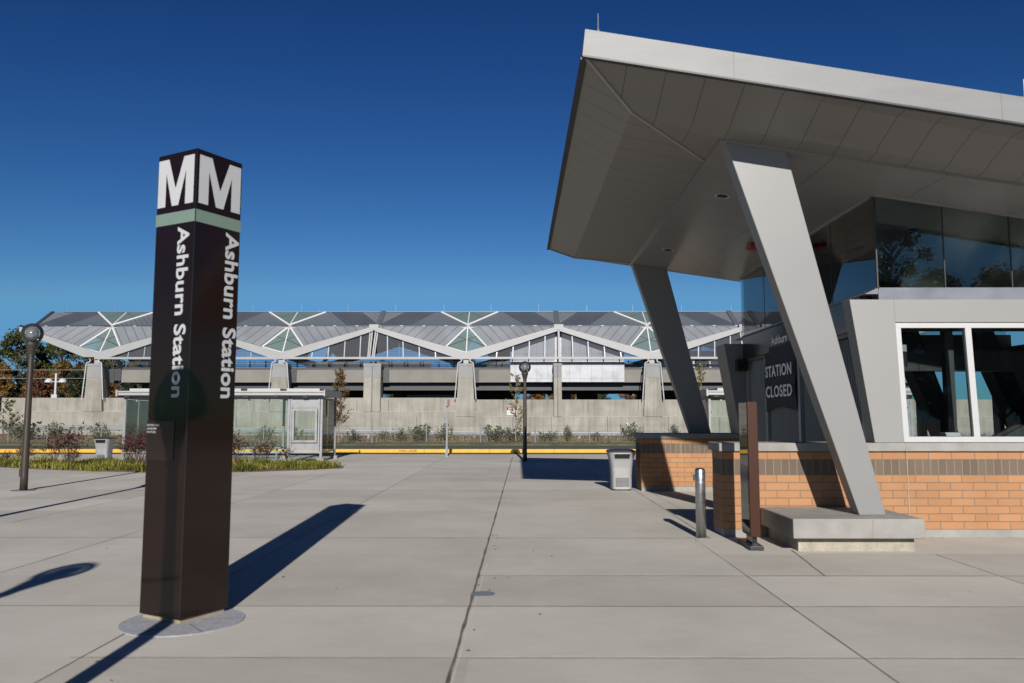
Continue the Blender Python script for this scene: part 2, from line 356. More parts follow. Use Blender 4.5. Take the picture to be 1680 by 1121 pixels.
# plaza slabs: every pour its own tone
YJ = [-30, -24, -18, -12, -6, -3, 0, 2.6, 4.1, 5.5, 6.97, 8.3, 9.6, 10.85, 12.4, 14.0, 15.9, 17.9, 20.4, 23, 26, 29, 32, 35.6]
XJ = [-48, -42, -36, -31.5, -27, -23, -19, -15.6, -12.6, -10.2, -7.75, -5.35, -2.92, -.32, 2.33, 4.9, 7.6, 10.2, 13, 17, 21, 26, 32, 40]
pl = MB()
for j in range(len(YJ) - 1):
    for i in range(len(XJ) - 1):
        dx = .30 if (YJ[j] >= 8.2 and i == 14) else 0
        pl.face([(XJ[i], YJ[j], 0), (XJ[i + 1], YJ[j], 0), (XJ[i + 1], YJ[j + 1], 0), (XJ[i], YJ[j + 1], 0)])
        pl.tone.append(random.uniform(.1, .9))
n0 = len(pl.f)
pl.box(-48, 40, -30, 35.6, -.16, -.012); pl.tone += [.5] * 6
struct(pl.build('plaza_paving', M_PAVE))
jm = MB()
def joint(x0, y0, x1, y1, w, z=.003):
    n = max(2, int(math.hypot(x1 - x0, y1 - y0) / .12)); d = Vector((x1 - x0, y1 - y0)).normalized(); nx, ny = -d.y, d.x
    prev = None
    for k in range(n + 1):
        t = k / n; x = x0 + (x1 - x0) * t; y = y0 + (y1 - y0) * t
        ww = w * (.55 + .9 * abs(noise.noise((x * 2.1, y * 2.1, w * 30)))); o = .25 * w * noise.noise((x * 3, y * 3, 5))
        a = (x + nx * (o - ww / 2), y + ny * (o - ww / 2), z); b = (x + nx * (o + ww / 2), y + ny * (o + ww / 2), z)
        if prev: jm.face([prev[0], a, b, prev[1]])
        prev = (a, b)
joint(-.44, 3.0, -.18, 33.0, .030)
joint(2.30, 3.2, 2.34, 8.3, .012); joint(2.34, 8.3, 2.36, 10.8, .006)
joint(3.13, 8.3, 3.34, 9.9, .020); joint(2.58, 10.85, 2.62, 18.2, .016); joint(2.62, 18.2, 2.66, 33, .012); joint(2.9, 12.4, 2.9, 17.6, .008)
joint(4.85, 4, 4.93, 9.6, .010); joint(-2.92, 2.8, -2.96, 33, .012)
joint(-5.35, 3, -5.4, 23.6, .009); joint(-7.75, 6, -7.8, 23.4, .011); joint(-10.2, 9, -10.2, 23.4, .008); joint(-12.6, 12, -12.6, 23.8, .01)
joint(7.6, 4, 7.6, 10.8, .009)
for y, xa, xb, wd in ((5.5, -3, 9, .010), (6.97, -6, 9, .011), (8.3, -.4, 9, .010), (10.85, -10, 2.6, .014), (14.0, -.3, 2.6, .008), (17.9, -16, 2.6, .018), (12.4, 2.6, 4.8, .007), (23.0, -6, 3, .010), (29.0, -5.5, 5, .012), (9.6, 3.4, 9, .006), (26, -5, 5, .008)):
    joint(xa, y, xb, y + .02, wd)
struct(jm.build('plaza_paving_joints', M_JOINT))
jm = MB()
for y, xa, xb, wd in ((5.535, -.3, 9, .030), (7.0, 2.3, 9, .022), (7.0, -.3, 2.2, .012), (8.335, 2.4, 9, .016), (5.53, -2.9, -.4, .014), (10.88, -.2, 2.4, .016), (17.94, -6, 2, .03)): joint(xa, y, xb, y + .012, wd, .0025)
joint(-.43, 3.0, -.33, 9, .010, .0022)
struct(jm.build('plaza_paving_efflorescence', mat('lime_stain', (.45, .43, .39), .9, var=.15, scale=9)))
lt = MB(); st_ = random.getstate(); random.seed(91)
for k in range(150):
    x, y = random.uniform(-9, 8), random.uniform(4.2, 26) ** 1.0
    if k % 3 == 0: x = -.36 + .008 * y + random.gauss(0, .05)
    if k % 5 == 0: x, y = random.uniform(2.9, 8), 10.93 - abs(random.gauss(0, .12))
    a = random.uniform(0, 6.28); s_ = random.uniform(.008, .024); c_, q_ = math.cos(a) * s_, math.sin(a) * s_; h_ = .006
    lt.face([(x - c_, y - q_, h_), (x + q_ * .5, y - c_ * .5, h_ + .004), (x + c_, y + q_, h_ + .002), (x - q_ * .5, y + c_ * .5, h_ + .006)])
random.setstate(st_)
tag(lt.build('leaf_litter', mat('dry_leaf', (.11, .06, .028), .8, var=.5, scale=2)), kind='stuff', label='small dry leaves and crumbs scattered on the concrete paving', cat='leaf litter')
struct(MB().box(-120, 120, 35.62, 37.6, -.2, -.012).build('bus_lane_road', M_ASPH))
rl = MB().box(-120, 120, 35.75, 35.87, -.012, -.007); struct(rl.build('road_edge_line', mat('worn_line_paint', (.20, .11, .03), .8, var=.3, scale=2)))
struct(MB().box(-120, 120, 37.6, 38.05, -.2, .145).build('yellow_kerb', M_YEL, bevel=.02))
struct(MB().box(-120, 120, 38.06, 42.6, -.2, .135).build('island_path', M_ASPH))
vg = MB()
NX, NY = 150, 14
def verge_z(x, y): return .13 + .10 * noise.noise((x * .15, y * .3, 2)) + .0 + (max(0, -x - 5) * .010) * min(1, max(0, (y - 43) / 12))
for j in range(NY + 1):
    for i in range(NX + 1):
        x = -110 + 220 * i / NX; y = 42.61 + (59.5 - 42.61) * j / NY; vg.v.append((x, y, verge_z(x, y) if 0 < j < NY else (.13 if j == 0 else -.05)))
for j in range(NY):
    for i in range(NX): a = j * (NX + 1) + i; vg.f.append((a, a + 1, a + NX + 2, a + NX + 1))
struct(vg.build('verge', M_DRY))
struct(MB().box(-160, 160, 43.2, 44.6, -.1, .22).build('grass_strip', M_GRASS))
struct(MB().box(-200, 200, 59.6, 75.3, -.3, .02).build('highway', M_ASPH))
hl = MB().box(-200, 200, 61.0, 61.18, .02, .026).box(-200, 200, 73.2, 73.36, .02, .026); struct(hl.build('highway_edge_line', mat('road_white', (.5, .5, .48), .7)))
for k in range(26):
    pass
dash = MB()
for k in range(-12, 13): dash.box(k * 12, k * 12 + 3, 67.0, 67.14, .02, .026)
struct(dash.build('highway_lane_marking', MATS['road_white']))

# ------------------------------------------------------------------ entrance pavilion
PV = thing('entrance_pavilion', 'grey and orange brick station entrance with large tilted roof on slanted struts', 'building', (6.5, 14.5, 0))
XR = 12.0
def zf(x): return 5.780 - .165 * (x - .775)         # fascia bottom edge
def zk(x): return 5.410 - .1430 * (x - 1.435)      # fold between outer and inner soffit
def zs(x): return 5.175 - .156 * (x - 2.6)        # flat soffit
YN, YF = 8.85, 19.5
KN, KF = 9.65, 18.78
SN, SF = 9.97, 18.22
# roof parts
rf = MB()
th = .31
rf.face([(.80, YN + .02, zf(.84) + th), (XR, YN + .02, zf(XR) + th), (XR, YF, zf(XR) + th), (.80, YF, zf(.84) + th)])
rf.face([(XR, YN + .02, zf(XR)), (XR, YF, zf(XR)), (XR, YF, zf(XR) + th), (XR, YN + .02, zf(XR) + th)])
roof = rf.build('roof', M_ROOFTOP, PV)
fa = MB()
fa.hexa([(.76, YN, zf(.76)), (XR, YN, zf(XR)), (XR, YN + .06, zf(XR)), (.76, YN + .06, zf(.76))],
        [(.795, YN + .01, zf(.78) + th + .006), (XR, YN + .01, zf(XR) + th + .006), (XR, YN + .07, zf(XR) + th + .006), (.795, YN + .07, zf(.78) + th + .006)])
fa.hexa([(.76, YF - .06, zf(.76)), (XR, YF - .06, zf(XR)), (XR, YF, zf(XR)), (.76, YF, zf(.76))],
        [(.795, YF - .07, zf(.78) + th + .006), (XR, YF - .07, zf(XR) + th + .006), (XR, YF - .01, zf(XR) + th + .006), (.795, YF - .01, zf(.78) + th + .006)])
fa.hexa([(.76, YN + .061, zf(.76)), (.82, YN + .061, zf(.82)), (.82, YF - .061, zf(.82)), (.76, YF - .061, zf(.76))],
        [(.795, YN + .072, zf(.78) + th + .006), (.855, YN + .072, zf(.84) + th + .006), (.855, YF - .072, zf(.84) + th + .006), (.795, YF - .072, zf(.78) + th + .006)])
fa.build('fascia', M_FASCIA, roof)
dr = MB()   # dark drip edge under the fascia
dr.bar((.76, YN + .03, zf(.76) - .012), (XR, YN + .03, zf(XR) - .012), .07, .022)
dr.bar((.78, YN + .07, zf(.76) - .014), (.78, YF - .03, zf(.76) - .014), .07, .026)
dr.build('drip_edge', M_DARK, roof)
def rail_x(zfn, x): return (x, 0, zfn(x))
A = (.81, YN + .06, zf(.81) - .004); B = (.81, YF - .06, zf(.81) - .004)
K1 = (1.435, KN, zk(1.435)); K2 = (1.37, KF, zk(1.39)); E1 = (2.6, 10.82, zs(2.6)); E2 = (2.6, SF - .02, zs(2.6)); C1 = (2.6, SN, zs(2.6))
nr = MB(); nl = MB(); nf = MB()
for a, b in ((0, 1), ):
    nr.face([A, (XR, YN + .06, zf(XR) - .004), (XR, KN, zk(XR)), K1])
    nr.face([K1, (XR, KN, zk(XR)), (XR, SN, zs(XR)), C1]); nr.face([K1, C1, E1])
    nf.face([B, K2, (XR, KF, zk(XR)), (XR, YF - .06, zf(XR) - .004)])
    nf.face([K2, E2, (XR, SF - .02, zs(XR)), (XR, KF, zk(XR))])
    nl.face([A, K1, K2, B]); nl.face([K1, E1, E2, K2])
nr.build('sloped_soffit', M_SOFF_N, roof); nf.build('sloped_soffit', M_SOFF_N, roof); nl.build('sloped_soffit', M_SOFF_L, roof)
tr = MB()
def trimline(p, q, dz=-.008): tr.bar((p[0], p[1], p[2] + dz), (q[0], q[1], q[2] + dz), .035, .016)
trimline(A, K1); trimline(K1, E1)
tr.build('soffit_trim', mat('soffit_trim_metal', (.26, .25, .235), .4, var=.05), roof)
tr = MB(); trimline(B, K2); trimline(K2, E2); tr.build('soffit_trim', MATS['soffit_trim_metal'], roof)
ss = MB().hexa([(2.6, SN, zs(2.6) - .03), (XR, SN, zs(XR) - .03), (XR, SF, zs(XR) - .03), (2.6, SF, zs(2.6) - .03)],
               [(2.6, SN, zs(2.6) + .004), (XR, SN, zs(XR) + .004), (XR, SF, zs(XR) + .004), (2.6, SF, zs(2.6) + .004)])
ss.build('soffit', M_SOFFIT, roof)
sup = Vector((.146, 0, 1)).normalized()
for x, y in ((3.20, 12.15), (3.12, 16.2), (5.72, 12.9), (7.85, 12.5), (8.6, 14.5)):
    c = Vector((x, y, zs(x) - .034)); r = MB()
    r.tube(c - sup * .006, c + sup * .003, .12, .12, 24)
    d = r.build('downlight', M_WHITE, roof); MB().tube(c - sup * .0085, c - sup * .0065, .085, .085, 20).build('lamp_recess', M_BLACK, d)
c = Vector((4.46, 14.8, zs(4.46) - .03))
MB().box(c.x - .10, c.x + .10, c.y - .16, c.y + .16, c.z - .075, c.z - .002).build('fire_strobe', M_RED, roof, bevel=.012)
for x, y in ((.95, YN + .05), (5.85, YN + .05), (1.0, 14.6), (1.0, YF - .1)):
    MB().tube((x, y, zf(x) + th), (x, y, zf(x) + th + .04), .018, .018, 8).tube((x, y, zf(x) + th + .04), (x, y, zf(x) + th + .24), .0075, .006, 8).build('lightning_rod', M_ALU, roof)
# struts
def strut(y0, y1, tl, trr, zt, bl, br, zb, m):
    top0 = [(tl, y0, zs(tl) - .03), (trr, y0, zs(trr) - .03), (trr, y1, zs(trr) - .03), (tl, y1, zs(tl) - .03)]
    return MB().hexa([(bl, y0, zb), (br, y0, zb), (br, y1, zb), (bl, y1, zb)], top0).build('strut', m, PV, bevel=.008)
# the near strut leans slightly towards the plaza at its top
ns = MB().hexa([(4.255, 10.08, .40), (4.585, 10.08, .40), (4.585, 10.31, .40), (4.255, 10.31, .40)],
               [(2.69, 9.98, zs(2.69) - .028), (3.465, 9.98, zs(3.465) - .028), (3.465, 10.24, zs(3.465) - .028), (2.69, 10.24, zs(2.69) - .028)])
ns.build('strut', M_STRUT, PV, bevel=.008)
strut(18.1, 18.36, 2.66, 3.45, 5, 3.92, 4.38, 1.262, M_STRUT)
# interior struts seen through the window
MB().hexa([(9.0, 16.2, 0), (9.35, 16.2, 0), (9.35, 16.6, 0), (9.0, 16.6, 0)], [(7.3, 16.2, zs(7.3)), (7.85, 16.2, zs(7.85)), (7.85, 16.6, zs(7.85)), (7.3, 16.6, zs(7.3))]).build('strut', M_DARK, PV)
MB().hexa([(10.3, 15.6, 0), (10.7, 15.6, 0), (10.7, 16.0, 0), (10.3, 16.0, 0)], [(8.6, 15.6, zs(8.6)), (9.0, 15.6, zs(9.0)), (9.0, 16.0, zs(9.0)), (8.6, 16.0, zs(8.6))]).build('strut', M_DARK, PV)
# plinth under the near strut
pb = MB().box(3.40, 4.80, 9.84, 10.98, -.05, .165).build('plinth', M_CONCB, PV)
MB().box(3.30, 4.87, 9.70, 10.98, .166, .168 + .232).build('plinth_cap', M_CONC, pb, bevel=.012)
jc = MB().box(4.25, 4.262, 9.694, 9.71, .172, .392); jc.build('mortar_joint', mat('pale_mortar', (.27, .22, .17), .9), pb)
# near brick wall, with its base, soldier course and coping
def brick_run(parent, x0, x1, y0, y1, lead=0):
    b = MB().box(x0 + .004, x1, y0 + .004, y1 - .004, -.05, .10).build('wall_base', M_CONC, parent)
    MB().box(x0, x1, y0, y1, .10, .83).build('brick_wall', M_BRICK, parent)
    MB().box(x0 + .002, x1, y0 + .002, y1 - .002, .83, 1.035).build('soldier_course', M_SOLD, parent)
    MB().box(x0, x1, y0, y1, 1.035, 1.140).build('brick_wall', M_BRICK2, parent)
    MB().box(x0 - .045, x1, y0 - .045, y1 + .045, 1.148, 1.262).build('coping', M_CONC, parent, bevel=.008)
brick_run(PV, 2.80, XR - 1, 11.0, 11.55)
MB().box(5.31, 5.322, 10.992, 11.01, .0, 1.146).build('expansion_joint', MATS['pale_mortar'], PV)
MB().box(5.29, 5.303, 10.949, 10.97, 1.15, 1.258).build('mortar_joint', MATS['pale_mortar'], PV)
# concrete jambs and header (leaning window frame)
MB().prism_y([(4.635, 3.245), (4.905, 1.264), (5.305, 1.264), (5.26, 2.925), (5.255, 3.245)][::-1], 11.02, 11.28).build('jamb', M_JAMB, PV, bevel=.006)
MB().prism_y([(5.257, 3.245), (5.263, 2.925), (XR - 1, 2.925), (XR - 1, 3.245)][::-1], 11.024, 11.28).build('header', M_JAMB, PV, bevel=.004)
MB().box(5.254, 5.258, 11.018, 11.03, 2.93, 3.245).build('panel_joint', MATS['pale_mortar'], PV)
MB().prism_y([(4.50, 3.205), (4.80, 1.264), (5.3, 1.264), (5.3, 3.205)][::-1], 17.25, 18.0).build('jamb', M_STRUT, PV, bevel=.006)
# window with two panes
def winx(z): return 5.316 - (z - 1.27) * .031
wf = MB()
for xa, xb, za, zb in ((0, 6.9, 1.27, 1.345), (0, 6.9, 2.85, 2.922)):
    wf.prism_y([(winx(za) + xa, za), (XR - 1, za), (XR - 1, zb), (winx(zb) + xa, zb)], 11.045, 11.13)
for off, wd in ((0, .075), (.965, .085), (1.97, .085), (3.0, .085), (4.0, .085)):
    wf.prism_y([(winx(1.345) + off, 1.345), (winx(1.345) + off + wd, 1.345), (winx(2.85) + off + wd, 2.85), (winx(2.85) + off, 2.85)], 11.047, 11.128)
win = wf.build('window', M_WHITE, PV)
MB().prism_y([(5.30, 1.34), (XR - 1.02, 1.34), (XR - 1.02, 2.86), (5.26, 2.86)], 11.08, 11.09).build('pane', M_WINDOW, win)
MB().prism_y([(winx(1.345) + .64, 1.35), (winx(1.345) + .84, 1.35), (winx(1.345) + .81, 1.40), (winx(1.345) + .62, 1.40)], 11.14, 11.30).build('sill_tray', M_WHITE, win)
# flashing at the foot of the clerestory, and the glass box above
MB().box(5.08, XR - 1, 11.10, 11.16, 3.20, 3.40).build('flashing', M_FLASH, PV)
MB().hexa([(4.885, 11.105, 3.335), (5.078, 11.105, 3.335), (5.078, 17.9, 3.335), (4.885, 17.9, 3.335)], [(5.07, 11.105, 3.42), (5.078, 11.105, 3.42), (5.078, 17.9, 3.42), (5.07, 17.9, 3.42)]).build('flashing', M_FLASH, PV)
cl = MB().box(5.09, XR - 1, 11.10, 11.16, 3.401, 3.425).box(5.07, 5.088, 11.17, 17.9, 3.421, 3.44).build('clerestory', M_FLASH, PV)
def gl_front(x0, x1):
    MB().prism_y([(x0, 3.426), (x1, 3.426), (x1, zs(x1) - .04), (x0, zs(x0) - .04)], 11.12, 11.132).build('clerestory_pane', M_CLER, cl)
for x0, x1 in ((5.10, 6.03), (6.04, 6.97), (6.98, 7.91), (7.92, 8.85), (8.86, 9.8), (9.81, XR - 1)): gl_front(x0, x1)
for y0, y1 in ((11.14, 12.70), (12.71, 14.45), (14.46, 16.2), (16.21, 17.9)):
    MB().box(5.075, 5.087, y0, y1, 3.441, zs(5.08) - .04).build('clerestory_pane', M_CLER, cl)
MB().box(5.10, XR - 1, 17.88, 17.892, 3.441, zs(XR - 1) - .05).build('clerestory_pane', M_CLER, cl)
gj = MB()
for x in (6.035, 6.975, 7.915): MB().box(x - .006, x + .006, 11.117, 11.135, 3.427, zs(x) - .042).build('glass_joint', M_DARK, cl)
for y in (12.705, 14.455, 16.205): MB().box(5.07, 5.09, y - .006, y + .006, 3.442, zs(5.08) - .042).build('glass_joint', M_DARK, cl)
gj.box(5.076, 5.095, 11.118, 11.137, 3.428, zs(5.08) - .042)
gj.build('glass_joint', M_DARK, cl)
ch = MB(); ch.bar((5.07, 11.126, zs(5.07) - .034), (XR - 1, 11.126, zs(XR - 1) - .034), .07, .03); ch.bar((5.08, 11.2, zs(5.08) - .033), (5.08, 17.9, zs(5.08) - .033), .06, .03)
ch.build('glass_channel', M_TRIM, cl)
cb = MB().lathe([(.0, -.085), (.03, -.08), (.055, -.06), (.065, -.03), (.066, 0)], (6.25, 12.4, zs(6.25) - .035), 16)
dc = cb.build('dome_camera', M_BLACK, roof); MB().tube((6.25, 12.4, zs(6.25) - .034), (6.25, 12.4, zs(6.25) - .01), .10, .10, 20).build('camera_base', M_WHITE, dc)
# interior
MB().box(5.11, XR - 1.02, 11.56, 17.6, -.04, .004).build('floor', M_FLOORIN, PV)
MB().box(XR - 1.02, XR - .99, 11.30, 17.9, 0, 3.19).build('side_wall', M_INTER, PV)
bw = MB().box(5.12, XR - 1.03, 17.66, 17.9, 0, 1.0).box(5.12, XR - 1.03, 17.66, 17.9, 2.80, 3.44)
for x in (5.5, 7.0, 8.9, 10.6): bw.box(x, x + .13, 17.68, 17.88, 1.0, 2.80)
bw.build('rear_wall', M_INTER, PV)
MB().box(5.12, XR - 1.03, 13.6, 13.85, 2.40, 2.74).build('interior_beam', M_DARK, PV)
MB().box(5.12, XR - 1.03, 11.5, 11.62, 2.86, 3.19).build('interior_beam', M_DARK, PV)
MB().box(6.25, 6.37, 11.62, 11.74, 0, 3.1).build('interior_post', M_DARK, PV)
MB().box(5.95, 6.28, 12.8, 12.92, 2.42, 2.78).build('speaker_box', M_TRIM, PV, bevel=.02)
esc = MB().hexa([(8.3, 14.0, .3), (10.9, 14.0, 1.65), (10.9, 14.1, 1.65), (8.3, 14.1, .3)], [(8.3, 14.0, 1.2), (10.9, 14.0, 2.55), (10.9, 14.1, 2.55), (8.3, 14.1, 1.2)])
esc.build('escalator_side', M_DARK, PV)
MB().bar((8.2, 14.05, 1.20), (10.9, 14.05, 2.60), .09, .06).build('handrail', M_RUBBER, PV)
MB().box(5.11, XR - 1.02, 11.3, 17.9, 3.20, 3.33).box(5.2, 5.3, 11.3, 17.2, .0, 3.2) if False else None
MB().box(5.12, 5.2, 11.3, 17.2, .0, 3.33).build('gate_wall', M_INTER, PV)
# entrance side: sign band, posts and roll-down shutters
MB().box(4.90, 5.07, 11.30, 17.24, 2.86, 3.333).build('sign_band', M_BLACK, PV, bevel=.006)
MB().box(4.93, 5.07, 11.30, 17.24, 2.80, 2.858).build('band_trim', mat('tarnished_trim', (.16, .14, .10), .45, .5, var=.4, scale=8), PV)
sm = text_mb('Ashburn Station', frame_mtx((4.893, 15.28, 2.99), (0, -1, 0), (0, 0, 1)), height=.165, length=1.72, bold=.012, align='LEFT')
sm.build('lettering', M_LETTER, PV)
ypost = [17.15, 15.86, 14.02, 12.45, 11.42]
for k, y in enumerate(ypost):
    MB().box(4.94, 5.09, y - .055, y + .055, .0, 2.80).build('gate_post', M_TRIM, PV, bevel=.006)
for a, b in zip(ypost, ypost[1:]):
    s = MB(); n = int((a - b - .12) / .075)
    for k in range(n):
        y = b + .06 + (a - b - .12) * (k + .5) / n; s.tube((5.03, y, .02), (5.03, y, 2.79), .026, .026, 6)
    s.box(5.045, 5.10, b + .056, a - .056, .0, 2.795)
    s.build('shutter', M_GATE, PV, smooth=False)
MB().box(4.72, 4.93, 17.0, 17.23, 2.60, 2.85).build('equipment_box', M_BLACK, PV)

# hung banner: cloth sagging a little, lettering on it
bn = thing('banner', 'black cloth banner reading STATION CLOSED hung on the grey shutter', 'banner', (4.92, 15.0, 1.8))
bm_ = MB(); NYb, NZb = 16, 10
def bpt(i, j):
    y = 15.80 - 1.72 * i / NYb; t = i / NYb; zt = 3.0 - .06 * math.sin(math.pi * t); zb = 1.72 + .09 * math.sin(math.pi * t)
    return (4.915 - .035 * math.sin(math.pi * t) * (1 - .5 * j / NZb) + .012 * math.sin(j * .9 + i * .7), y, zt + (zb - zt) * j / NZb)
for j in range(NZb + 1):
    for i in range(NYb + 1): bm_.v.append(bpt(i, j))
for j in range(NZb):
    for i in range(NYb): a = j * (NYb + 1) + i; bm_.f.append((a, a + NYb + 1, a + NYb + 2, a + 1))
cloth = bm_.build('cloth', M_BANNER, bn, smooth=True)
for txt, z in (('STATION', 2.385), ('CLOSED', 2.0)):
    t = text_mb(txt, frame_mtx((4.862, 14.86, z), (0, -1, 0), (0, 0, 1)), height=.215, length=1.46, bold=.022, gap=1.12)
    t.build('lettering', M_LETTER, bn)

# far brick wall that carries the far strut
FW = thing('brick_wall', 'low orange brick wall with brown band beyond the bin, under the far strut', 'wall', (3.9, 17.9, 0))
b = FW
brick_run(FW, 2.74, 5.1, 17.75, 18.58)
MB().box(3.62, 3.63, 17.742, 17.755, .0, 1.14).build('expansion_joint', MATS['pale_mortar'], FW)

# ------------------------------------------------------------------ station name pylon
PC = Vector((-2.712, 6.652, 0)); PANG = R(61.8)
PY = thing('station_pylon', 'tall dark brown square pylon with white M and Ashburn Station lettering', 'sign', PC, PANG)
h = .2375
def pyl(mb, name, m, **k): return mb.build(name, m, PY, world=False, **k)
pyl(MB().box(-h + .02, h - .02, -h + .02, h - .02, 0, .045), 'footing', mat('tan_grout', (.24, .19, .13), .9, var=.2))
pyl(MB().box(-h, h, -h, h, .04, 3.805), 'shaft', M_BROWN, bevel=.006)
# in the pylon's frame the edge nearest the camera is at (-h,-h); faces seen: -x side (left in the photo) and -y side (right)
faces = [(Matrix.Rotation(0, 4, 'Z'), 'R'), (Matrix.Rotation(R(-90), 4, 'Z'), 'L')]
def on_face(mtx, x, z): return mtx @ frame_mtx((x, -h - .0035, z), (1, 0, 0), (0, 0, 1))
def letter_m(w, hh, st):
    o = [(0, 0), (st, 0), (st, hh * .70), (w / 2 - st * .40, 0), (w / 2 + st * .40, 0), (w - st, hh * .70), (w - st, 0), (w, 0), (w, hh), (w - st * 1.28, hh), (w / 2, hh * .36), (st * 1.28, hh), (0, hh)]
    return o
for mtx, side in faces:
    x0 = -.215 if side == 'R' else -.222
    fm = on_face(mtx, x0, 3.352)
    o = letter_m(.435, .405, .098)
    mb = MB(); tris = [(0, 1, 11, 12), (1, 2, 11)]
    pts = [fm @ Vector((x, y, .002)) for x, y in o]; back = [fm @ Vector((x, y, -.003)) for x, y in o]
    mb.v = [tuple(p) for p in pts]
    from mathutils.geometry import tessellate_polygon
    mb.f = [tuple(t) for t in tessellate_polygon([[Vector((x, y, 0)) for x, y in o]])]
    pyl(mb, 'letter', M_LETTERP)
    gb = MB(); c = [mtx @ Vector((x, -h - .003, z)) for x, z in ((-h - .001, 3.195), (h + .001, 3.195), (h + .001, 3.297), (-h - .001, 3.297))]
    gb.face(c); pyl(gb, 'green_band', M_GREENB)
    cx = (.088 if side == 'R' else .048)
    fm = mtx @ frame_mtx((cx, -h - .0035, 3.165), (0, 0, -1), (1, 0, 0))
    t = text_mb('Ashburn Station', fm, height=.137, length=1.40, bold=.022, align='LEFT', gap=1.02)
    pyl(t, 'lettering', M_LETTERP)
mL = faces[1][0]
pp = MB().box(-h + .004, .095, -h - .006, -h - .001, .98 + .28, 1.58); pp.v = [tuple(mL @ Vector(v)) for v in pp.v]
pan = pyl(pp, 'access_panel', M_BROWN2, bevel=.003)
for k, (txt, ln) in enumerate((('SILVER LINE', .150), ('ASHBURN', .112), ('STATION', .104))):
    t = text_mb(txt, mL @ frame_mtx((-h + .012, -h - .009, 1.535 - .028 * k), (1, 0, 0), (0, 0, 1)), height=.017, length=ln, align='LEFT', depth=.001)
    pyl(t, 'lettering', M_LETTERP)
sm = MB().box(-h - .002, -h + .004, -h - .004, -h + .004, .05, 3.79); pyl(sm, 'corner_seam', M_BLACK)
ring = MB().lathe([(.465, -.02), (.465, .006), (.46, .008)], (PC.x + .07, PC.y - .185, 0), 48).build('paving_ring', M_GRAN)
tag(ring, 'grey granite ring set in the paving around the pylon foot', 'paving ring')
rj = MB()
for a in (10, 70, 130, 190, 250, 310):
    rj.bar((PC.x + .07 + .15 * math.cos(R(a)), PC.y - .185 + .15 * math.sin(R(a)), .0085), (PC.x + .07 + .458 * math.cos(R(a)), PC.y - .185 + .458 * math.sin(R(a)), .0085), .008, .003)
rj.build('joint', M_JOINT, ring)
cv = MB().lathe([(.11, -.01), (.11, .004), (.10, .006)], (-.31 + .0, 7.46, 0), 28).build('utility_cover', M_GALV)
tag(cv, 'small round grey metal cover set flush in the concrete paving', 'utility cover')

# ------------------------------------------------------------------ globe lamps
def lamp(x, y, label, grp=None):
    t = thing('globe_lamp', label, 'lamp post', (x, y, 0), 0, 'globe lamp posts on the plaza')
    lamp_parts(t); return t
def lamp_parts(t):
    MB().lathe([(.26, 0), (.26, .006), (.25, .009)], n=28).build('base_plate', M_GALV, t, False)
    MB().lathe([(.082, .009), (.078, .3), (.072, 1.2), (.058, 2.98), (.058, 3.0)], n=16).build('pole', M_LAMP, t, False, smooth=True)
    MB().box(-.105, -.06, -.035, .035, .30, .48).build('access_cover', M_LAMP, t, False, bevel=.008)
    MB().lathe([(.062, 2.985), (.075, 2.99), (.075, 3.02), (.066, 3.03), (.082, 3.10), (.105, 3.19), (.120, 3.235), (.128, 3.24), (.128, 3.295), (.10, 3.30)], n=20).build('fitter', M_LAMP, t, False, smooth=False)
    gl = [(.10, 3.285)] + [(.2275 * math.sin(R(a)), 3.505 - .2275 * math.cos(R(a))) for a in range(28, 181, 8)]
    gl[-1] = (.002, 3.7325)
    rfm = [(.10, 3.31), (.125, 3.36), (.135, 3.45), (.13, 3.56), (.09, 3.62), (.03, 3.64)]
    gb = MB().lathe(gl, n=32).build('globe', M_GLOBE, t, False, smooth=True)
    lf = MB().lathe([(.055, 3.30), (.06, 3.40), (.085, 3.41), (.085, 3.47), (.05, 3.48), (.05, 3.52), (.10, 3.53), (.10, 3.56), (.03, 3.58)], n=16)
    lf.build('light_fitting', M_ALU, gb, False)
    MB().lathe(rfm, n=24).build('refractor', mat_glass('refractor_glass', (.62, .64, .65), .8, .1, .25, (.4, .4, .39)), gb, False, smooth=True)
lamp(-10.95, 17.84, 'brown globe lamp post left of the pylon, fully in the sun')
L2 = [o for o in COL.objects if o.name == 'globe_lamp'][0]
def lamp_copy(x, y, label):
    c = copy_tree(L2); c.location = (x, y, 0); c['label'] = label; return c
lamp_copy(.30, 29.93, 'distant globe lamp post in the middle of the plaza with its foot in shadow')
lamp_copy(-2.56, 2.61, 'globe lamp post outside the frame whose shadow climbs the brown pylon')
lamp_copy(-4.36, .92, 'globe lamp post outside the frame casting the pointed shadow at the left edge')
lamp_copy(-8.42, 11.9, 'globe lamp post outside the frame casting the long thin shadow left of the pylon')

# ------------------------------------------------------------------ bollard, bin, totem, sign post
bo = thing('bollard', 'round brushed steel bollard standing at the end of the near brick wall', 'bollard', (2.48, 10.93, 0))
MB().lathe([(.068, 0), (.068, .895), (.060, .918), (.045, .925)], n=28).build('tube', M_STEEL, bo, False, smooth=True)
MB().lathe([(.071, 0), (.071, .004)], n=28).build('base_ring', M_GALV, bo, False)
MB().box(-.09, -.066, -.018, .018, .76, .84).build('eyelet', M_DARK, bo, False)

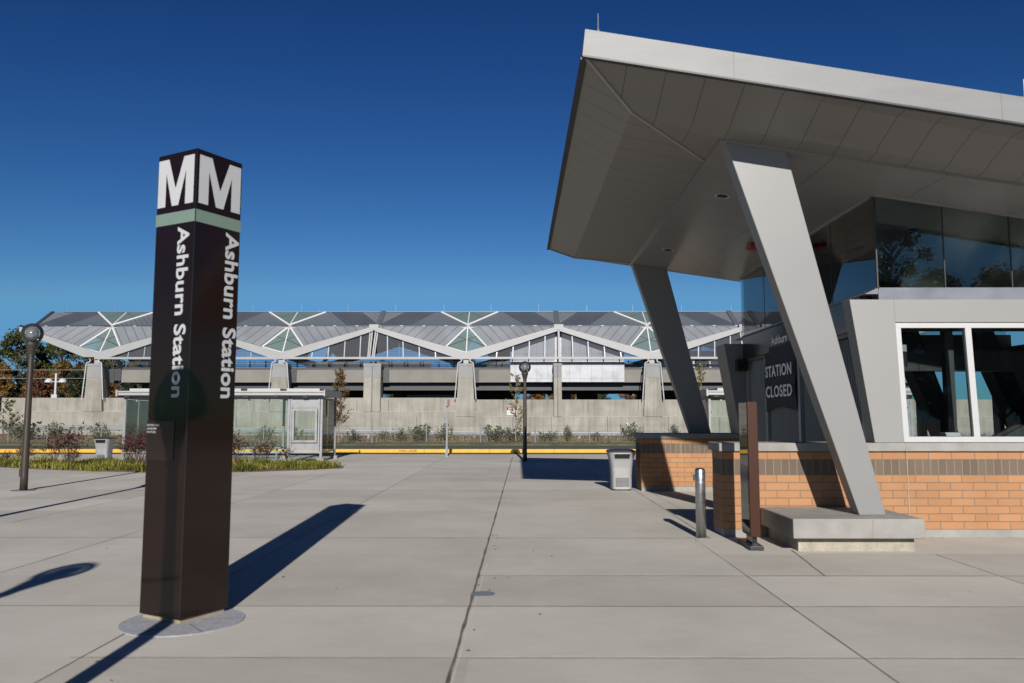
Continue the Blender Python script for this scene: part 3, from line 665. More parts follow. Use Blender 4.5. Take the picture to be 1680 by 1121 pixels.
def make_bin(x, y, label):
    t = thing('litter_bin', label, 'bin', (x, y, 0), 0, 'flared litter bins')
    sec = [(.03, .222), (.30, .226), (.50, .238), (.66, .262), (.78, .290), (.845, .306)]
    b = MB(); n = 28
    def ring(hw, z, p=5.5):
        return [(hw * abs(math.cos(a)) ** (2 / p) * math.copysign(1, math.cos(a)), hw * abs(math.sin(a)) ** (2 / p) * math.copysign(1, math.sin(a)), z) for a in [2 * math.pi * (k + .5) / n for k in range(n)]]
    for z, hw in sec: b.v += ring(hw, z)
    for r in range(len(sec) - 1):
        for k in range(n): j = (k + 1) % n; b.f.append((r * n + k, r * n + j, (r + 1) * n + j, (r + 1) * n + k))
    b.f.append(tuple(reversed(range(n)))); b.f.append(tuple(range((len(sec) - 1) * n, len(sec) * n)))
    b.build('body', M_SILVER, t, False, smooth=False)
    f = MB(); f.hexa(ring(.205, 0), ring(.205, .034)); f.build('foot', M_RUBBER, t, False)
    l = MB()
    rs = [ring(.316, .846), ring(.318, .866), ring(.27, .893), ring(.12, .912)]
    for q in rs: l.v += q
    for r in range(3):
        for k in range(n): j = (k + 1) % n; l.f.append((r * n + k, r * n + j, (r + 1) * n + j, (r + 1) * n + k))
    l.f.append(tuple(range(3 * n, 4 * n))); l.f.append(tuple(reversed(range(n)))); l.build('lid', M_BINLID, t, False)
    o = MB().hexa([(-.165, -.293, .71), (.155, -.293, .71), (.155, -.26, .71), (-.165, -.26, .71)], [(-.18, -.312, .815), (.18, -.312, .815), (.18, -.27, .815), (-.18, -.27, .815)])
    o.build('opening', M_BLACK, t, False, bevel=.004)
    o = MB().hexa([(-.10, -.296, .725), (.15, -.296, .725), (.15, -.29, .725), (-.10, -.29, .725)], [(-.10, -.313, .805), (.13, -.313, .805), (.13, -.30, .805), (-.10, -.30, .805)])
    p = MB().box(-.15, .15, -.2275, -.222, .085, .285).build('perforated_panel', M_PERF, t, False)
    q = MB().box(-.222 + .02, .222 - .02, -.2255, -.2225, .07, .62)
    return t
bin1 = make_bin(2.335, 18.1, 'flared silver litter bin with dark lid beside the far brick wall')
bin2 = copy_tree(bin1); bin2.location = (-15.05, 29.2, 0); bin2['label'] = 'silver litter bin with dark lid behind the red shrubs by the shelter'

TT = thing('map_totem', 'slim brown map sign seen edge on, standing before the near brick wall', 'sign', (2.93, 10.30, 0), R(-3.0))
def tb(mb, name, m, **k): return mb.build(name, m, TT, world=False, **k)
tb(MB().box(-.085, .085, -.44, .22, 0, .055), 'base_plate', M_RUBBER, bevel=.008)
tb(MB().box(-.028, .028, -.34, -.02, .055, .16), 'foot_post', M_BLACK)
tb(MB().box(-.062, .062, -.40, .05, .155, 1.80), 'cabinet', M_TOTEM, bevel=.006)
tb(MB().box(-.068, -.0605, -.39, .04, .20, 1.79), 'map_case', M_CASE)
tb(MB().box(-.070, -.0685, -.36, .0, .55, 1.02), 'map_panel', M_BLACK)

SP = thing('sign_post', 'slim perforated steel sign post standing alone on the plaza', 'sign post', (-2.90, 33.17, 0))
MB().box(-.032, .032, -.032, .032, .3, 2.28).build('post', M_GALV, SP, False)
MB().box(-.045, .045, -.045, .045, .02, .42).build('sleeve', M_GALV, SP, False)
MB().box(-.10, .10, -.09, .09, .0, .03).box(-.08, .08, -.02, .02, .14, .18).build('base_plate', M_GALV, SP, False)
MB().box(-.012, .075, -.12, .14, 2.08, 2.36).build('sign_plate', mat('faded_red_brown_sign', (.17, .085, .065), .6, var=.4, scale=14), SP, False)
MB().box(-.05, -.014, -.12, .14, 2.08, 2.36).build('sign_plate', M_ALU, SP, False)
hp = MB()
for k in range(28): hp.tube((0, -.0335, .5 + k * .055), (0, -.0315, .5 + k * .055), .009, .009, 6)
hp.build('post_holes', M_DARK, SP, False)

# ------------------------------------------------------------------ bus shelters
def make_shelter(x0, label):
    t = thing('bus_shelter', label, 'bus shelter', (x0, 29.75, 0), 0, 'glass bus shelters on the plaza')
    W, D = 7.42, 2.2; H = 2.30
    rm = MB().box(-.12, W + .08, -.32, D + .15, 2.42, 2.56); roof = rm.build('roof', M_ALU, t, False, bevel=.02)
    MB().box(-.12, W + .08, -.36, -.325, 2.44, 2.60).box(-.119, W + .079, -.40, -.361, 2.545, 2.60).build('gutter', M_SILVER, roof, False)
    MB().box(W + .081, W + .13, -.40, D + .17, 2.40, 2.64).build('end_fascia', M_SILVER, roof, False)
    MB().box(-.19, -.125, -.40, D + .17, 2.40, 2.64).build('end_fascia', M_SILVER, roof, False)
    for k in range(5): MB().box(.25 + k * 1.46, .25 + k * 1.46 + 1.22, -.25, D - .3, 2.565, 2.69).build('roof_panel', mat('pale_roof_panel', (.33, .335, .34), .4, var=.04), roof, False)
    for k in range(7): MB().box(.1 + k * 1.1, .28 + k * 1.1, -.30, -.15, 2.375, 2.419).build('bracket', M_DARK, roof, False)
    fx = (0, 2.5, 6.13, 7.35)
    for x in fx: MB().box(x - .045, x + .045, -.045, .045, .12, 2.41).build('post', M_ALU, t, False, bevel=.006); MB().box(x - .13, x + .13, -.13, .13, 0, .12).build('foot', M_CONC, t, False)
    for x in (0, 2.9, 5.3, 7.35): MB().box(x - .045, x + .045, D - .045, D + .045, .12, 2.41).build('post', M_ALU, t, False, bevel=.006); MB().box(x - .13, x + .13, D - .13, D + .13, 0, .12).build('foot', M_CONC, t, False)
    rl = MB()
    for y in (0, D):
        if y == 0: rl.box(.046, W - .116, y - .03, y + .03, H, H + .06)
        else: rl.box(.046, 2.854, y - .03, y + .03, H, H + .06).box(5.346, W - .116, y - .03, y + .03, H, H + .06)
    rl.box(.046, W - .116, -.03, .03, .30, .36)
    for x in (0, 7.35): rl.box(x - .03, x + .03, .046, D - .046, H, H + .06).box(x - .03, x + .03, .046, D - .046, .30, .36)
    rl.build('rail', M_ALU, t, False)
    for a, b in ((.05, 1.24), (1.26, 2.45), (2.55, 3.73), (3.75, 4.91), (4.93, 6.08)):
        MB().box(a, b, -.006, .006, .37, H - .02).build('glass_pane', M_SHELGL, t, False)
    for x in (0, 7.35):
        for a, b in ((.05, 1.09), (1.11, D - .05)): MB().box(x - .006, x + .006, a, b, .37, H - .02).build('glass_pane', M_SHELGL, t, False)
    cl = MB()
    for x in (.4, .9, 1.6, 2.1, 2.9, 3.4, 4.1, 4.6, 5.2, 5.8): cl.box(x, x + .05, -.02, .02, H - .09, H)
    cl.build('glass_clamp', M_ALU, t, False)
    pf = MB()   # poster case with an empty frame
    for (a, b, c, d) in ((6.19, 6.25, .38, H), (7.23, 7.29, .38, H)): pf.box(a, b, -.06, .03, c, d)
    pf.box(6.251, 7.229, -.05, .03, 1.99, 2.28).box(6.251, 7.229, -.05, .03, .39, .66).box(6.27, 7.21, -.1, .05, .70, .78).box(6.27, 7.21, -.1, .05, 1.87, 1.95).box(6.27, 6.35, -.1, .05, .781, 1.869).box(7.13, 7.21, -.1, .05, .781, 1.869)
    pc = pf.build('poster_case', M_ALU, t, False)
    MB().box(6.35, 7.13, .0, .008, .782, 1.868).build('pane', M_SHELGL, pc, False)
    be = MB().box(3.2, 5.4, D - .7, D - .3, .42, .47)
    for x in (3.4, 4.3, 5.2): be.box(x - .03, x + .03, D - .55, D - .45, .01, .42)
    be.build('bench', M_GALV, t, False)
    MB().box(1.75, 1.92, D - .015, D + .02, 1.35, 1.72).box(1.3, 1.32, D, D + .012, 0.4, 2).build('notice', mat('notice_green', (.06, .09, .085), .5), t, False)
    MB().box(1.0, 2.4, D - .05, D - .0, .8, .84).build('lean_rail', M_ALU, t, False)
    return t
sh1 = make_shelter(-14.62, 'silver bus shelter with glass walls and poster case behind the planting bed')
sh2 = copy_tree(sh1); sh2.location = (7.05, 29.3, 0); sh2['label'] = 'second silver bus shelter, seen between the slanted struts of the entrance'

# ------------------------------------------------------------------ elevated station beyond the highway
ST = thing('station_building', 'long elevated concrete station with folded grey metal roof beyond the highway', 'building', (-9, 83, 0))
VX = [-40.13, -22.5, -4.85, 12.84, 30.5]
HALF = 8.83
yV, yF, yR = 76.12, 78.2, 81.0
bV, bF, bR = 91.9, 89.8, 87.0
zVal, zPk, zF, zR = 7.88, 10.36, 10.66, 12.42
def seg(pts, m_uv): return pts, [m_uv(p) for p in pts]
und = MB(); M_ = {}
for vi, xc in enumerate(VX):
    for sg in (-1, 1):
        hl = HALF if not (vi == 0 and sg == -1) else 7.6
        X = lambda d: xc + sg * d           # d measured outwards from the column
        zv = lambda d: zVal + (zPk - zVal) * d / hl
        for (v_, f_, r_, front) in ((yV, yF, yR, True), (bV, bF, bR, False)):
            def uv1(p): return (p[0] - sg * 1.95 * (1 - (p[1] - v_) / (f_ - v_)) + 100, p[1])
            def uv2(p): return (p[0] + sg * 2.2 * ((p[1] - f_) / (r_ - f_)) * 1 + 100, p[1])
            P = [(X(hl), v_, zv(hl)), (X(1.95), v_, zv(1.95)), (X(0), f_, zF), (X(hl), f_, zF)]
            MB().face(P, [uv1(p) for p in P]).build('lower_roof', M_LIGHTROOF, ST)
            C_ = [(X(hl - 3.2), f_, zF + .1), (X(hl - 5.4), r_, zR), (X(min(2.9, hl - 5.5)), r_, zR), (X(0), f_, zF + .1)]
            ur = MB().face(C_, [uv2(p) for p in C_]).build('upper_roof', M_UPROOF, ST)
            A_ = [(X(hl), f_, zF + .1), (X(hl), r_, zR), (X(hl - 2.2), r_, zR)]; MB().face(A_, [uv2(p) for p in A_]).build('roof_field', M_UPROOFL, ur)
            B_ = [(X(hl), f_, zF + .1), (X(hl - 2.2), r_, zR), (X(hl - 5.4), r_, zR), (X(hl - 3.2), f_, zF + .1)]; MB().face(B_, [uv2(p) for p in B_]).build('roof_field', M_UPROOFD, ur)
            e = .12
            und.face([(X(hl), v_, zv(hl) - e), (X(1.95), v_, zv(1.95) - e), (X(0), f_, zF - e), (X(hl), f_, zF - e)])
            und.face([(X(hl), f_, zF - e), (X(hl), r_, zR - .25), (X(2.9), r_, zR - .25), (X(0), f_, zF - e)])
        und.face([(X(0), yR, zR - .25), (X(hl), yR, zR - .25), (X(hl), bR, zR - .25), (X(0), bR, zR - .25)])
rt = MB().face([(VX[0] - 7.6, yR, zR), (VX[-1] + HALF, yR, zR), (VX[-1] + HALF, bR, zR), (VX[0] - 7.6, bR, zR)], [(.3, .3)] * 4).build('roof_top', M_UPROOF, ST)
und.build('roof_underside', M_UNDER, ST)
for vi, xc in enumerate(VX):
    k = MB(); a, b, c, d = (xc, yV, zVal), (xc - 1.95, yV, zVal + .55), (xc, yF, zF), (xc + 1.95, yV, zVal + .55)
    k.face([a, c, b]); k.face([a, d, c]); s = k.build('skylight', M_SKYL, ST)
    f = MB(); r = .085
    f.tube(b, c, r).tube(d, c, r).tube(a, c, .06); f.tube(a, b, .04).tube(a, d, .04)
    f.build('skylight_frame', mat('white_frame', (.50, .50, .50), .4, var=.03), s)
    f = MB(); mid = lambda p, q, t=.5: tuple(p[i] + (q[i] - p[i]) * t for i in range(3))
    f.tube(b, mid(a, c, .48), .034).tube(d, mid(a, c, .48), .034).tube(mid(b, c, .5), mid(a, c, .48), .034).tube(mid(d, c, .5), mid(a, c, .48), .034)
    f.build('glazing_bar', M_DARK, s)
    k = MB(); a, b, d = (xc, yF, zF + .1), (xc - 2.9, yR, zR + .01), (xc + 2.9, yR, zR + .01); m_ = (xc, yR, zR + .01)
    k.face([a, m_, b]); k.face([a, d, m_]); s = k.build('skylight', M_SKYL, ST)
    f = MB().tube(a, b, .10).tube(a, d, .10).tube(a, m_, .05).tube(b, d, .04); f.build('skylight_frame', MATS['white_frame'], s)
    f = MB().tube(mid(a, b, .55), m_, .02).tube(mid(a, d, .55), m_, .02); f.build('glazing_bar', M_DARK, s)
# white V beams of the eaves, front and back
def vbeam(xc, hl_l, hl_r, y0, y1):
    zt = lambda d, hl: zVal - .03 + (zPk - zVal) * d / hl
    pts = [(xc - hl_l, zPk - .03), (xc, zVal - .03), (xc + hl_r, zPk - .03), (xc + hl_r, zPk - .47), (xc + 1.25, 7.40), (xc - 1.25, 7.40), (xc - hl_l, zPk - .47)]
    o = MB()
    L_ = [pts[0], pts[6], pts[5], (xc, 7.40), pts[1]]; R_ = [pts[1], (xc, 7.40), pts[4], pts[3], pts[2]]
    o.prism_y(L_[::1], y0, y1).prism_y(R_[::1], y0, y1)
    return o.build('eaves_beam', M_VBEAM, ST)
for vi, xc in enumerate(VX):
    vbeam(xc, 7.6 if vi == 0 else HALF - .06, HALF - .06, 75.62, 76.08); vbeam(xc, 7.6 if vi == 0 else HALF - .06, HALF - .06, 91.95, 92.4)
XL, XRt = VX[0] - 7.6, VX[-1] + HALF
# gutter with its dark slit
gt = MB().box(XL, XRt, 77.95, 78.16, 10.36, 10.55).build('gutter', M_VBEAM, ST)
MB().box(XL + .3, XRt, 77.99, 78.18, 10.552, 10.72).build('gutter_slit', M_DARK, gt)
cp = MB()
x = XL + 1
while x < XRt: cp.box(x, x + .3, 77.96, 77.985, 10.552, 10.71); x += 2.2
cp.build('gutter_clip', M_VBEAM, gt)
MB().box(XL + 1.2, XRt, 80.9, 81.05, 12.42, 12.50).build('ridge_cap', M_UPROOFL, ST)
en = MB(); en.bar((XL, 78.1, 10.72), (XL, 81, 12.48), .35, .12).bar((XL, 75.9, 10.35), (XL, 78.1, 10.7), .3, .14); en.build('verge_trim', M_UPROOFD, ST)
MB().box(XL - .35, XL + .2, 77.6, 78.2, 9.9, 10.5).build('gutter_end', M_GALV, ST)
for k in range(4):
    xj = (VX[k] + VX[k + 1]) / 2
    b = MB(); b.bar((xj, 78.15, 10.80), (xj, 81.0, 12.52), .50, .10); b.build('roof_seam', M_UPROOFL, ST)
    MB().box(xj - .45, xj + .45, 75.60, 76.1, 10.0, 10.52).build('beam_cap', M_VBEAM, ST)
# horizontal chord, raking mullions, joint posts, screens
MB().box(VX[0] - .2, XRt, 75.55, 75.75, 7.19, 7.395).build('chord', M_VBEAM, ST)
MB().box(VX[0], XRt, 92.0, 92.2, 7.19, 7.395).build('chord', M_VBEAM, ST)
M_MULL = mat('blue_grey_mullion', (.20, .21, .24), .4, .3); gl = []
for vi, xc in enumerate(VX):
    for sg in (-1, 1):
        if vi == 0 and sg < 0: continue
        hl = HALF
        zl = lambda d: 7.40 + (zPk - .47 - 7.40) * max(0, d - 1.25) / (hl - 1.25)
        for d in (2.9, 4.45, 6.0, 7.5):
            MB().bar((xc + sg * d, 75.80, 7.40), (xc + sg * (d + .05), 75.86, zl(d)), .10, .09).build('mullion', M_MULL, ST)
        o = [(xc + sg * 1.3, 7.40), (xc + sg * (hl - .3), 7.40), (xc + sg * (hl - .3), zl(hl - .3))]
        if sg < 0: o = o[::-1]
        MB().prism_y(o[::-1], 75.9, 75.915).build('glass_screen', M_SCREEN, ST)
        lb = MB(); z = 7.55
        while z < 9.9:
            d0 = 1.25 + (z - 7.40) / (zPk - .47 - 7.40) * (hl - 1.25)
            if d0 < hl - .2:
                xa, xb = sorted((xc + sg * d0, xc + sg * (hl - .1))); lb.box(xa, xb, 92.2, 92.23, z, z + .045)
            z += .22
        lb.build('louvre_screen', M_GALV, ST)
for k in range(4):
    xj = (VX[k] + VX[k + 1]) / 2; jp = MB()
    if k == 2: jp.box(xj - .09, xj + .09, 75.7, 75.9, 7.40, 9.95)
    else:
        for dx in (-.36, -.16, .16, .36): jp.bar((xj + dx * .8 - .25 * (1 if k < 2 else -1), 75.76, 7.40), (xj + dx, 75.82, 10.0), .13, .12)
    jp.build('joint_post', M_VBEAM, ST)
# piers
def pier(x, wt, wb, zb, y0, y1, taper=True, double=False):
    zt, zg = 6.76, 5.42
    wg = wt + (wb - wt) * (zt - zg) / (zt - zb)
    p = MB().hexa([(x - wb, y0, zb), (x + wb, y0, zb), (x + wb, y1, zb), (x - wb, y1, zb)], [(x - wg, y0, zg), (x + wg, y0, zg), (x + wg, y1, zg), (x - wg, y1, zg)])
    p = p.build('pier', M_WALL, ST)
    e = .015
    MB().hexa([(x - wg - e, y0 - e, zg), (x + wg + e, y0 - e, zg), (x + wg + e, y1 + e, zg), (x - wg - e, y1 + e, zg)], [(x - wt - e, y0 - e, zt - .25), (x + wt + e, y0 - e, zt - .25), (x + wt + e, y1 + e, zt - .25), (x - wt - e, y1 + e, zt - .25)]).build('pier_head', M_PIERG, p)
    MB().box(x - wt - .05, x + wt + .05, y0 - .05, y1 + .05, zt - .249, zt).build('pier_cap', M_PIERG, p)
    MB().box(x + wt - .05, x + wt + .55, y1 + .05, y1 + 1.0, 5.0, 6.3).build('bearing_shelf', M_GIRD, p)
    if double: MB().box(x - .03, x + .03, y0 - .02, y0 + .02, zb, zt).build('pier_joint', M_GIRD, p)
    else:
        MB().box(x - .24, x + .24, 75.7, 76.1, 6.76, 7.42).build('bearing_post', M_VBEAM, p)
        dpp = MB()
        for s in (-1, 1):
            pts = [(x + s * .42, y0 - .05, 7.2), (x + s * .42, y0 - .05, 6.92), (x + s * (wt + .06), y0 - .12, 6.82), (x + s * (wt + .10), y0 - .12, 6.66), (x + s * (wb + .12), y0 - .12, 3.35)]
            for a, b in zip(pts, pts[1:]): dpp.tube(a, b, .055, n=6)
        dpp.build('drain_pipe', M_WHITE, p)
zbL, zbR = 2.2, 1.74
for x in VX: pier(x, .64, .88, zbL if x < -10 else zbR, 75.3, 76.7)
pier(-31.3, .78, .80, zbL, 75.3, 76.7, False, True); pier(-13.70, .80, .80, zbL, 75.3, 76.7, False, True); pier(3.86, .36, .38, zbR, 75.3, 76.7, False, True); pier(21.4, .6, .6, zbR, 75.3, 76.7, False, True)
# platform
MB().box(-38.3, XRt, 76.9, 77.4, 5.03, 6.25).build('platform_edge', M_PLATF, ST)
MB().box(-38.3, XRt, 77.41, 90.59, 5.6, 6.1).build('platform_deck', mat('pale_deck', (.5, .49, .46), .9), ST)
MB().box(-38.3, XRt, 90.6, 91.0, 5.03, 6.25).build('platform_edge', M_PLATF, ST)
MB().box(-39.2, -38.31, 76.8, 77.6, 5.2, 6.35).build('platform_end', M_GIRD, ST)
gd = MB().box(-28, XRt, 77.6, 78.0, 4.36, 5.0).box(-28, XRt, 77.45, 78.15, 4.28, 4.358).box(-28, XRt, 84, 84.4, 4.3, 5.5).box(-28, XRt, 89.6, 90.0, 4.3, 5.0); gd.build('girder', M_GIRD, ST)
for x in (-37.3, -35.7, -21.5, -17.8, -12.0, 5.0, 13.5): MB().box(x - .42, x + .42, 80, 80.9, 0, 5.6).build('support_column', M_GIRD, ST)
MB().hexa([(-38.3, 77.5, 5.03), (-28, 77.5, 4.7), (-28, 90, 4.7), (-38.3, 90, 5.03)], [(-38.3, 77.5, 5.6), (-28, 77.5, 5.6), (-28, 90, 5.6), (-38.3, 90, 5.6)]).build('deck_soffit', M_GIRD, ST)
rg = MB().box(-38.3, XRt, 77.0, 77.1, 6.252, 6.46); n = 0; x = -38.2
while x < XRt: rg.box(x, x + .10, 77.0, 77.1, 6.461, 7.15); x += 1.53
rg.build('railing', M_GIRD, ST)
MB().box(-38.3, XRt, 77.04, 77.05, 6.47, 7.1).build('railing_glass', M_SCREEN, ST)
for xa, xb in ((-20.6, -15.0), (-14.9, -8.4), (-3.0, -.7)): MB().box(xa, xb, 77.6, 77.75, 6.252, 7.06).build('parapet', mat('pale_parapet', (.150, .143, .131), .9, var=.06, scale=.6), ST)
for xa, xb in ((-22.0, -15.6), (-13.2, -.2), (6.6, 8.9), (13.2, 40)): MB().box(xa, xb, 88.0, 88.3, 0, 4.9).build('undercroft_wall', M_GIRD, ST)
MB().box(-1.1, -.5, 87.9, 87.98, 3.6, 4.2).build('louvre', M_DARK, ST)
# canopy struts on the platform
for vi, xc in enumerate(VX):
    for s in (-1, 1):
        MB().bar((xc + s * 1.2, 84, 6.1), (xc + s * 4.6, 84, 11.4), .34, .34).build('canopy_strut', M_UNDER, ST)
# stair between ground and platform
sf = MB().hexa([(-27.6, 83, 3.2), (-23.6, 83, 5.3), (-23.6, 85, 5.3), (-27.6, 85, 3.2)], [(-27.6, 83, 3.9), (-23.6, 83, 6.0), (-23.6, 85, 6.0), (-27.6, 85, 3.9)]).build('stair_flight', M_PLATF, ST)
sr = MB().tube((-27.6, 82.9, 4.9), (-23.6, 82.9, 7.0), .05)
for k in range(6): t = k / 5; sr.tube((-27.6 + 4 * t, 82.9, 3.9 + 2.1 * t), (-27.6 + 4 * t, 82.9, 4.9 + 2.1 * t), .035)
sr.build('stair_rail', M_GALV, sf)
# bright metal cladding of the concourse box
zlim = lambda x: min(9.86, 7.42 + (zPk - .5 - 7.40) * max(0, (HALF - abs(x - 3.995)) - 1.25) / (HALF - 1.25))
cx = [-.62, 2, 3.0, 3.995, 5, 6, 8, 10.35]
cl_ = MB().prism_y([(-.62, 5.05), (10.35, 5.05)] + [(x, zlim(x)) for x in reversed(cx)], 76.62, 76.80)
cl_.build('metal_cladding', M_CLAD, ST)
# concourse block at the right end, seen between and beyond the struts
cb_ = MB()
for x in (14.6, 16.4, 18.3, 20.2, 23.4, 25.3, 27.2): cb_.box(x, x + .14, 79.6, 79.75, 6.1, 10.3)
for z in (7.6, 8.9): cb_.box(13.5, 30, 79.6, 79.75, z, z + .1)
cb_.build('window_wall', M_WHITE, ST)
MB().box(13.5, 30, 79.68, 79.69, 6.1, 10.3).build('window_glass', M_SCREEN, ST)
MB().box(13.5, 30, 83, 83.3, 6.1, 8.6).build('back_wall', M_INTER, ST)
wp = MB()
for x in (17.0, 18.6): wp.box(x, x + .2, 76.97, 76.999, 6.47, 7.1)
wp.build('railing_plate', M_WHITE, ST)
for px_x in (-46.4, -41.5, -27.2, -22.2, -17.35, -12.45, -7.5, -2.65, 2.25, 7.2, 11.9, 16.9, 22.0):
    MB().tube((px_x, 81.2, 12.45), (px_x, 81.2, 13.25), .022, .014, 6).build('lightning_rod', M_ALU, rt)
for x in (-25.2, -20.3, -15.9, -9.0, -3.6, 3.4, 5.6, 14.8): MB().tube((x, 81.1, 12.5), (x, 81.1, 12.72), .07, .05, 8).build('roof_vent', M_GALV, rt)
# hanging platform sign below the deck
SG = MB().box(-11.6, -6.0, 82, 82.12, 3.5, 3.98); sg = SG.build('hanging_sign', M_BLACK, ST)
M_DIM = mat('dim_lettering', (.30, .30, .31), .6)
for txt, x, hh in (('Ashburn', -8.85, .24), ('EXIT', -10.9, .2)):
    text_mb(txt, frame_mtx((x, 81.99, 3.63), (1, 0, 0), (0, 0, 1)), height=hh, bold=.01).build('lettering', M_DIM, sg)
ic = MB().box(-6.5, -6.1, 81.985, 82, 3.54, 3.94); ic.build('icon', M_DIM, sg)
hr = MB().tube((-11.3, 82.06, 3.98), (-11.3, 82.06, 5.5), .03).tube((-6.3, 82.06, 3.98), (-6.3, 82.06, 5.5), .03); hr.build('hanger', M_GIRD, sg)

# retaining wall along the highway
RW = thing('retaining_wall', 'long streaked concrete retaining wall below the station platform', 'wall', (-9, 75.6, 0))
MB().box(-66, -5.65, 75.70, 76.1, -.2, 3.52).build('wall', M_WALL, RW)
MB().box(-5.649, 60, 75.70, 76.1, -.2, 3.345).build('wall', M_WALL, RW)
MB().box(-66, -3.3, 75.36, 75.698, -.2, 2.19).build('lower_wall', M_WALL, RW)
MB().box(-3.299, 60, 75.36, 75.698, -.2, 1.73).build('lower_wall', M_WALL, RW)
MB().box(-66, -3.3, 75.34, 75.698, 2.191, 2.215).box(-3.299, 60, 75.34, 75.698, 1.731, 1.757).build('ledge', mat('pale_ledge', (.33, .32, .30), .9, var=.2), RW)
jn = MB()
for x in (-46, -36.5, -31, -26.5, -18.2, -13.7, -9.5, -.4, 3.2, 8.5, 14.2, 19): jn.box(x, x + .05, 75.355, 75.365, 0, 1.72)
for x in (-34, -25, -15.2, -12.2, -1.3, 1.4, 6.7, 11.5, 17): jn.box(x, x + .04, 75.694, 75.705, 2.22, 3.34)
jn.build('wall_joint', M_GIRD, RW)
MB().box(-49.6, -49.0, 75.2, 75.34, 2.3, 3.8).build('end_post', M_CONC, RW)
MB().box(10.28, 10.46, 75.30, 75.358, .45, 1.15).build('white_marker', M_SIGNWHITE, RW)

DS = thing('warning_sign', 'small red and white danger sign fixed to the retaining wall behind the sapling', 'sign', (-.5, 75.65, 2.3))
MB().box(-.95, .0, 75.63, 75.69, 1.86, 2.62).build('plate', M_SIGNWHITE, DS)
hd = MB().box(-.95, .0, 75.615, 75.629, 2.36, 2.62).build('header', M_BLACK, DS)
MB().box(-.88, -.07, 75.605, 75.6149, 2.38, 2.60).build('red_field', M_SIGNRED, DS)
text_mb('DANGER', frame_mtx((-.475, 75.602, 2.42), (1, 0, 0), (0, 0, 1)), height=.14, length=.68, bold=.02).build('lettering', M_SIGNWHITE, DS)

# guard rails and fence
GR = thing('guard_rail', 'long galvanised guard rail along the grass verge, dipping to the right', 'guard rail', (0, 58, 0))
def rz(x): return 1.12 - .0132 * (x + 37.6) if x < 0 else .624 - .0015 * x
for (dz, dy) in ((0, 0),):
    pr = [(-.155, 0), (-.12, -.05), (-.05, -.06), (-.02, -.01), (.02, -.01), (.05, -.06), (.12, -.05), (.155, 0), (.155, .01), (-.155, .01)]
    b = MB(); xs_ = list(range(-110, 81, 5))
    for x in xs_: b.v += [(x, 58 + py, rz(x) - .155 + pz) for pz, py in pr]
    n = len(pr)
    for k in range(len(xs_) - 1):
        for j in range(n): jj = (j + 1) % n; b.f.append((k * n + j, (k + 1) * n + j, (k + 1) * n + jj, k * n + jj))
    b.build('rail', mat('bright_galvanised', (.185, .198, .212), .55, .15, var=.12, scale=.6), GR)
x = -60.4; 
while x < 40:
    z = rz(x)
    MB().box(x - .08, x + .08, 58.02, 58.18, -.1, z - .30).build('post', M_WOOD, GR)
    MB().box(x + .85, x + .97, 58.02, 58.16, z - .36, z - .02).build('block', M_RUBBER, GR)
    x += 1.91
MB().bar((-110, 58.3, .55), (80, 58.3, .42), .03, .04).build('lower_cable', M_GALV, GR)

FN = thing('chain_link_fence', 'low chain link fence with thin steel posts along the grass strip', 'fence', (0, 46, 0))
x = -52.0
while x < 32:
    MB().tube((x, 46, 0), (x, 46, 1.30), .030, .030, 6).build('post', M_GALV, FN); x += 3.12
wi = MB()
for z in (.25, 1.15): wi.tube((-70, 46, z), (50, 46, z), .006, n=4)
wi.build('wire', M_GALV, FN)
m = bpy.data.materials.new('chain_link'); m.use_nodes = True; N, L = m.node_tree.nodes, m.node_tree.links; P = N['Principled BSDF']
tc = N.new('ShaderNodeTexCoord'); sp = N.new('ShaderNodeSeparateXYZ'); L.new(tc.outputs['Object'], sp.inputs[0])
u = math_n(N, L, 'FRACT', math_n(N, L, 'MULTIPLY', math_n(N, L, 'ADD', sp.outputs[0], sp.outputs[2]), 12)); v = math_n(N, L, 'FRACT', math_n(N, L, 'MULTIPLY', math_n(N, L, 'SUBTRACT', sp.outputs[0], sp.outputs[2]), 12))
k = math_n(N, L, 'MAXIMUM', math_n(N, L, 'LESS_THAN', u, .03), math_n(N, L, 'LESS_THAN', v, .03)); L.new(k, P.inputs['Alpha']); P.inputs['Base Color'].default_value = (.25, .26, .27, 1)
MB().face([(-70, 46.03, .05), (50, 46.03, .05), (50, 46.03, 1.15), (-70, 46.03, 1.15)]).build('mesh_panel', m, FN)

# lettering on the kerb
fl = text_mb('FIRE LANE', frame_mtx((-5.1, 37.595, .03), (1, 0, 0), (0, 0, 1)), height=.085, length=.82, bold=.01)
fo = fl.build('kerb_lettering', mat('dark_red_paint', (.07, .02, .012), .8, var=.3, scale=20)); tag(fo, 'dark FIRE LANE lettering painted on the face of the yellow kerb', 'lettering')

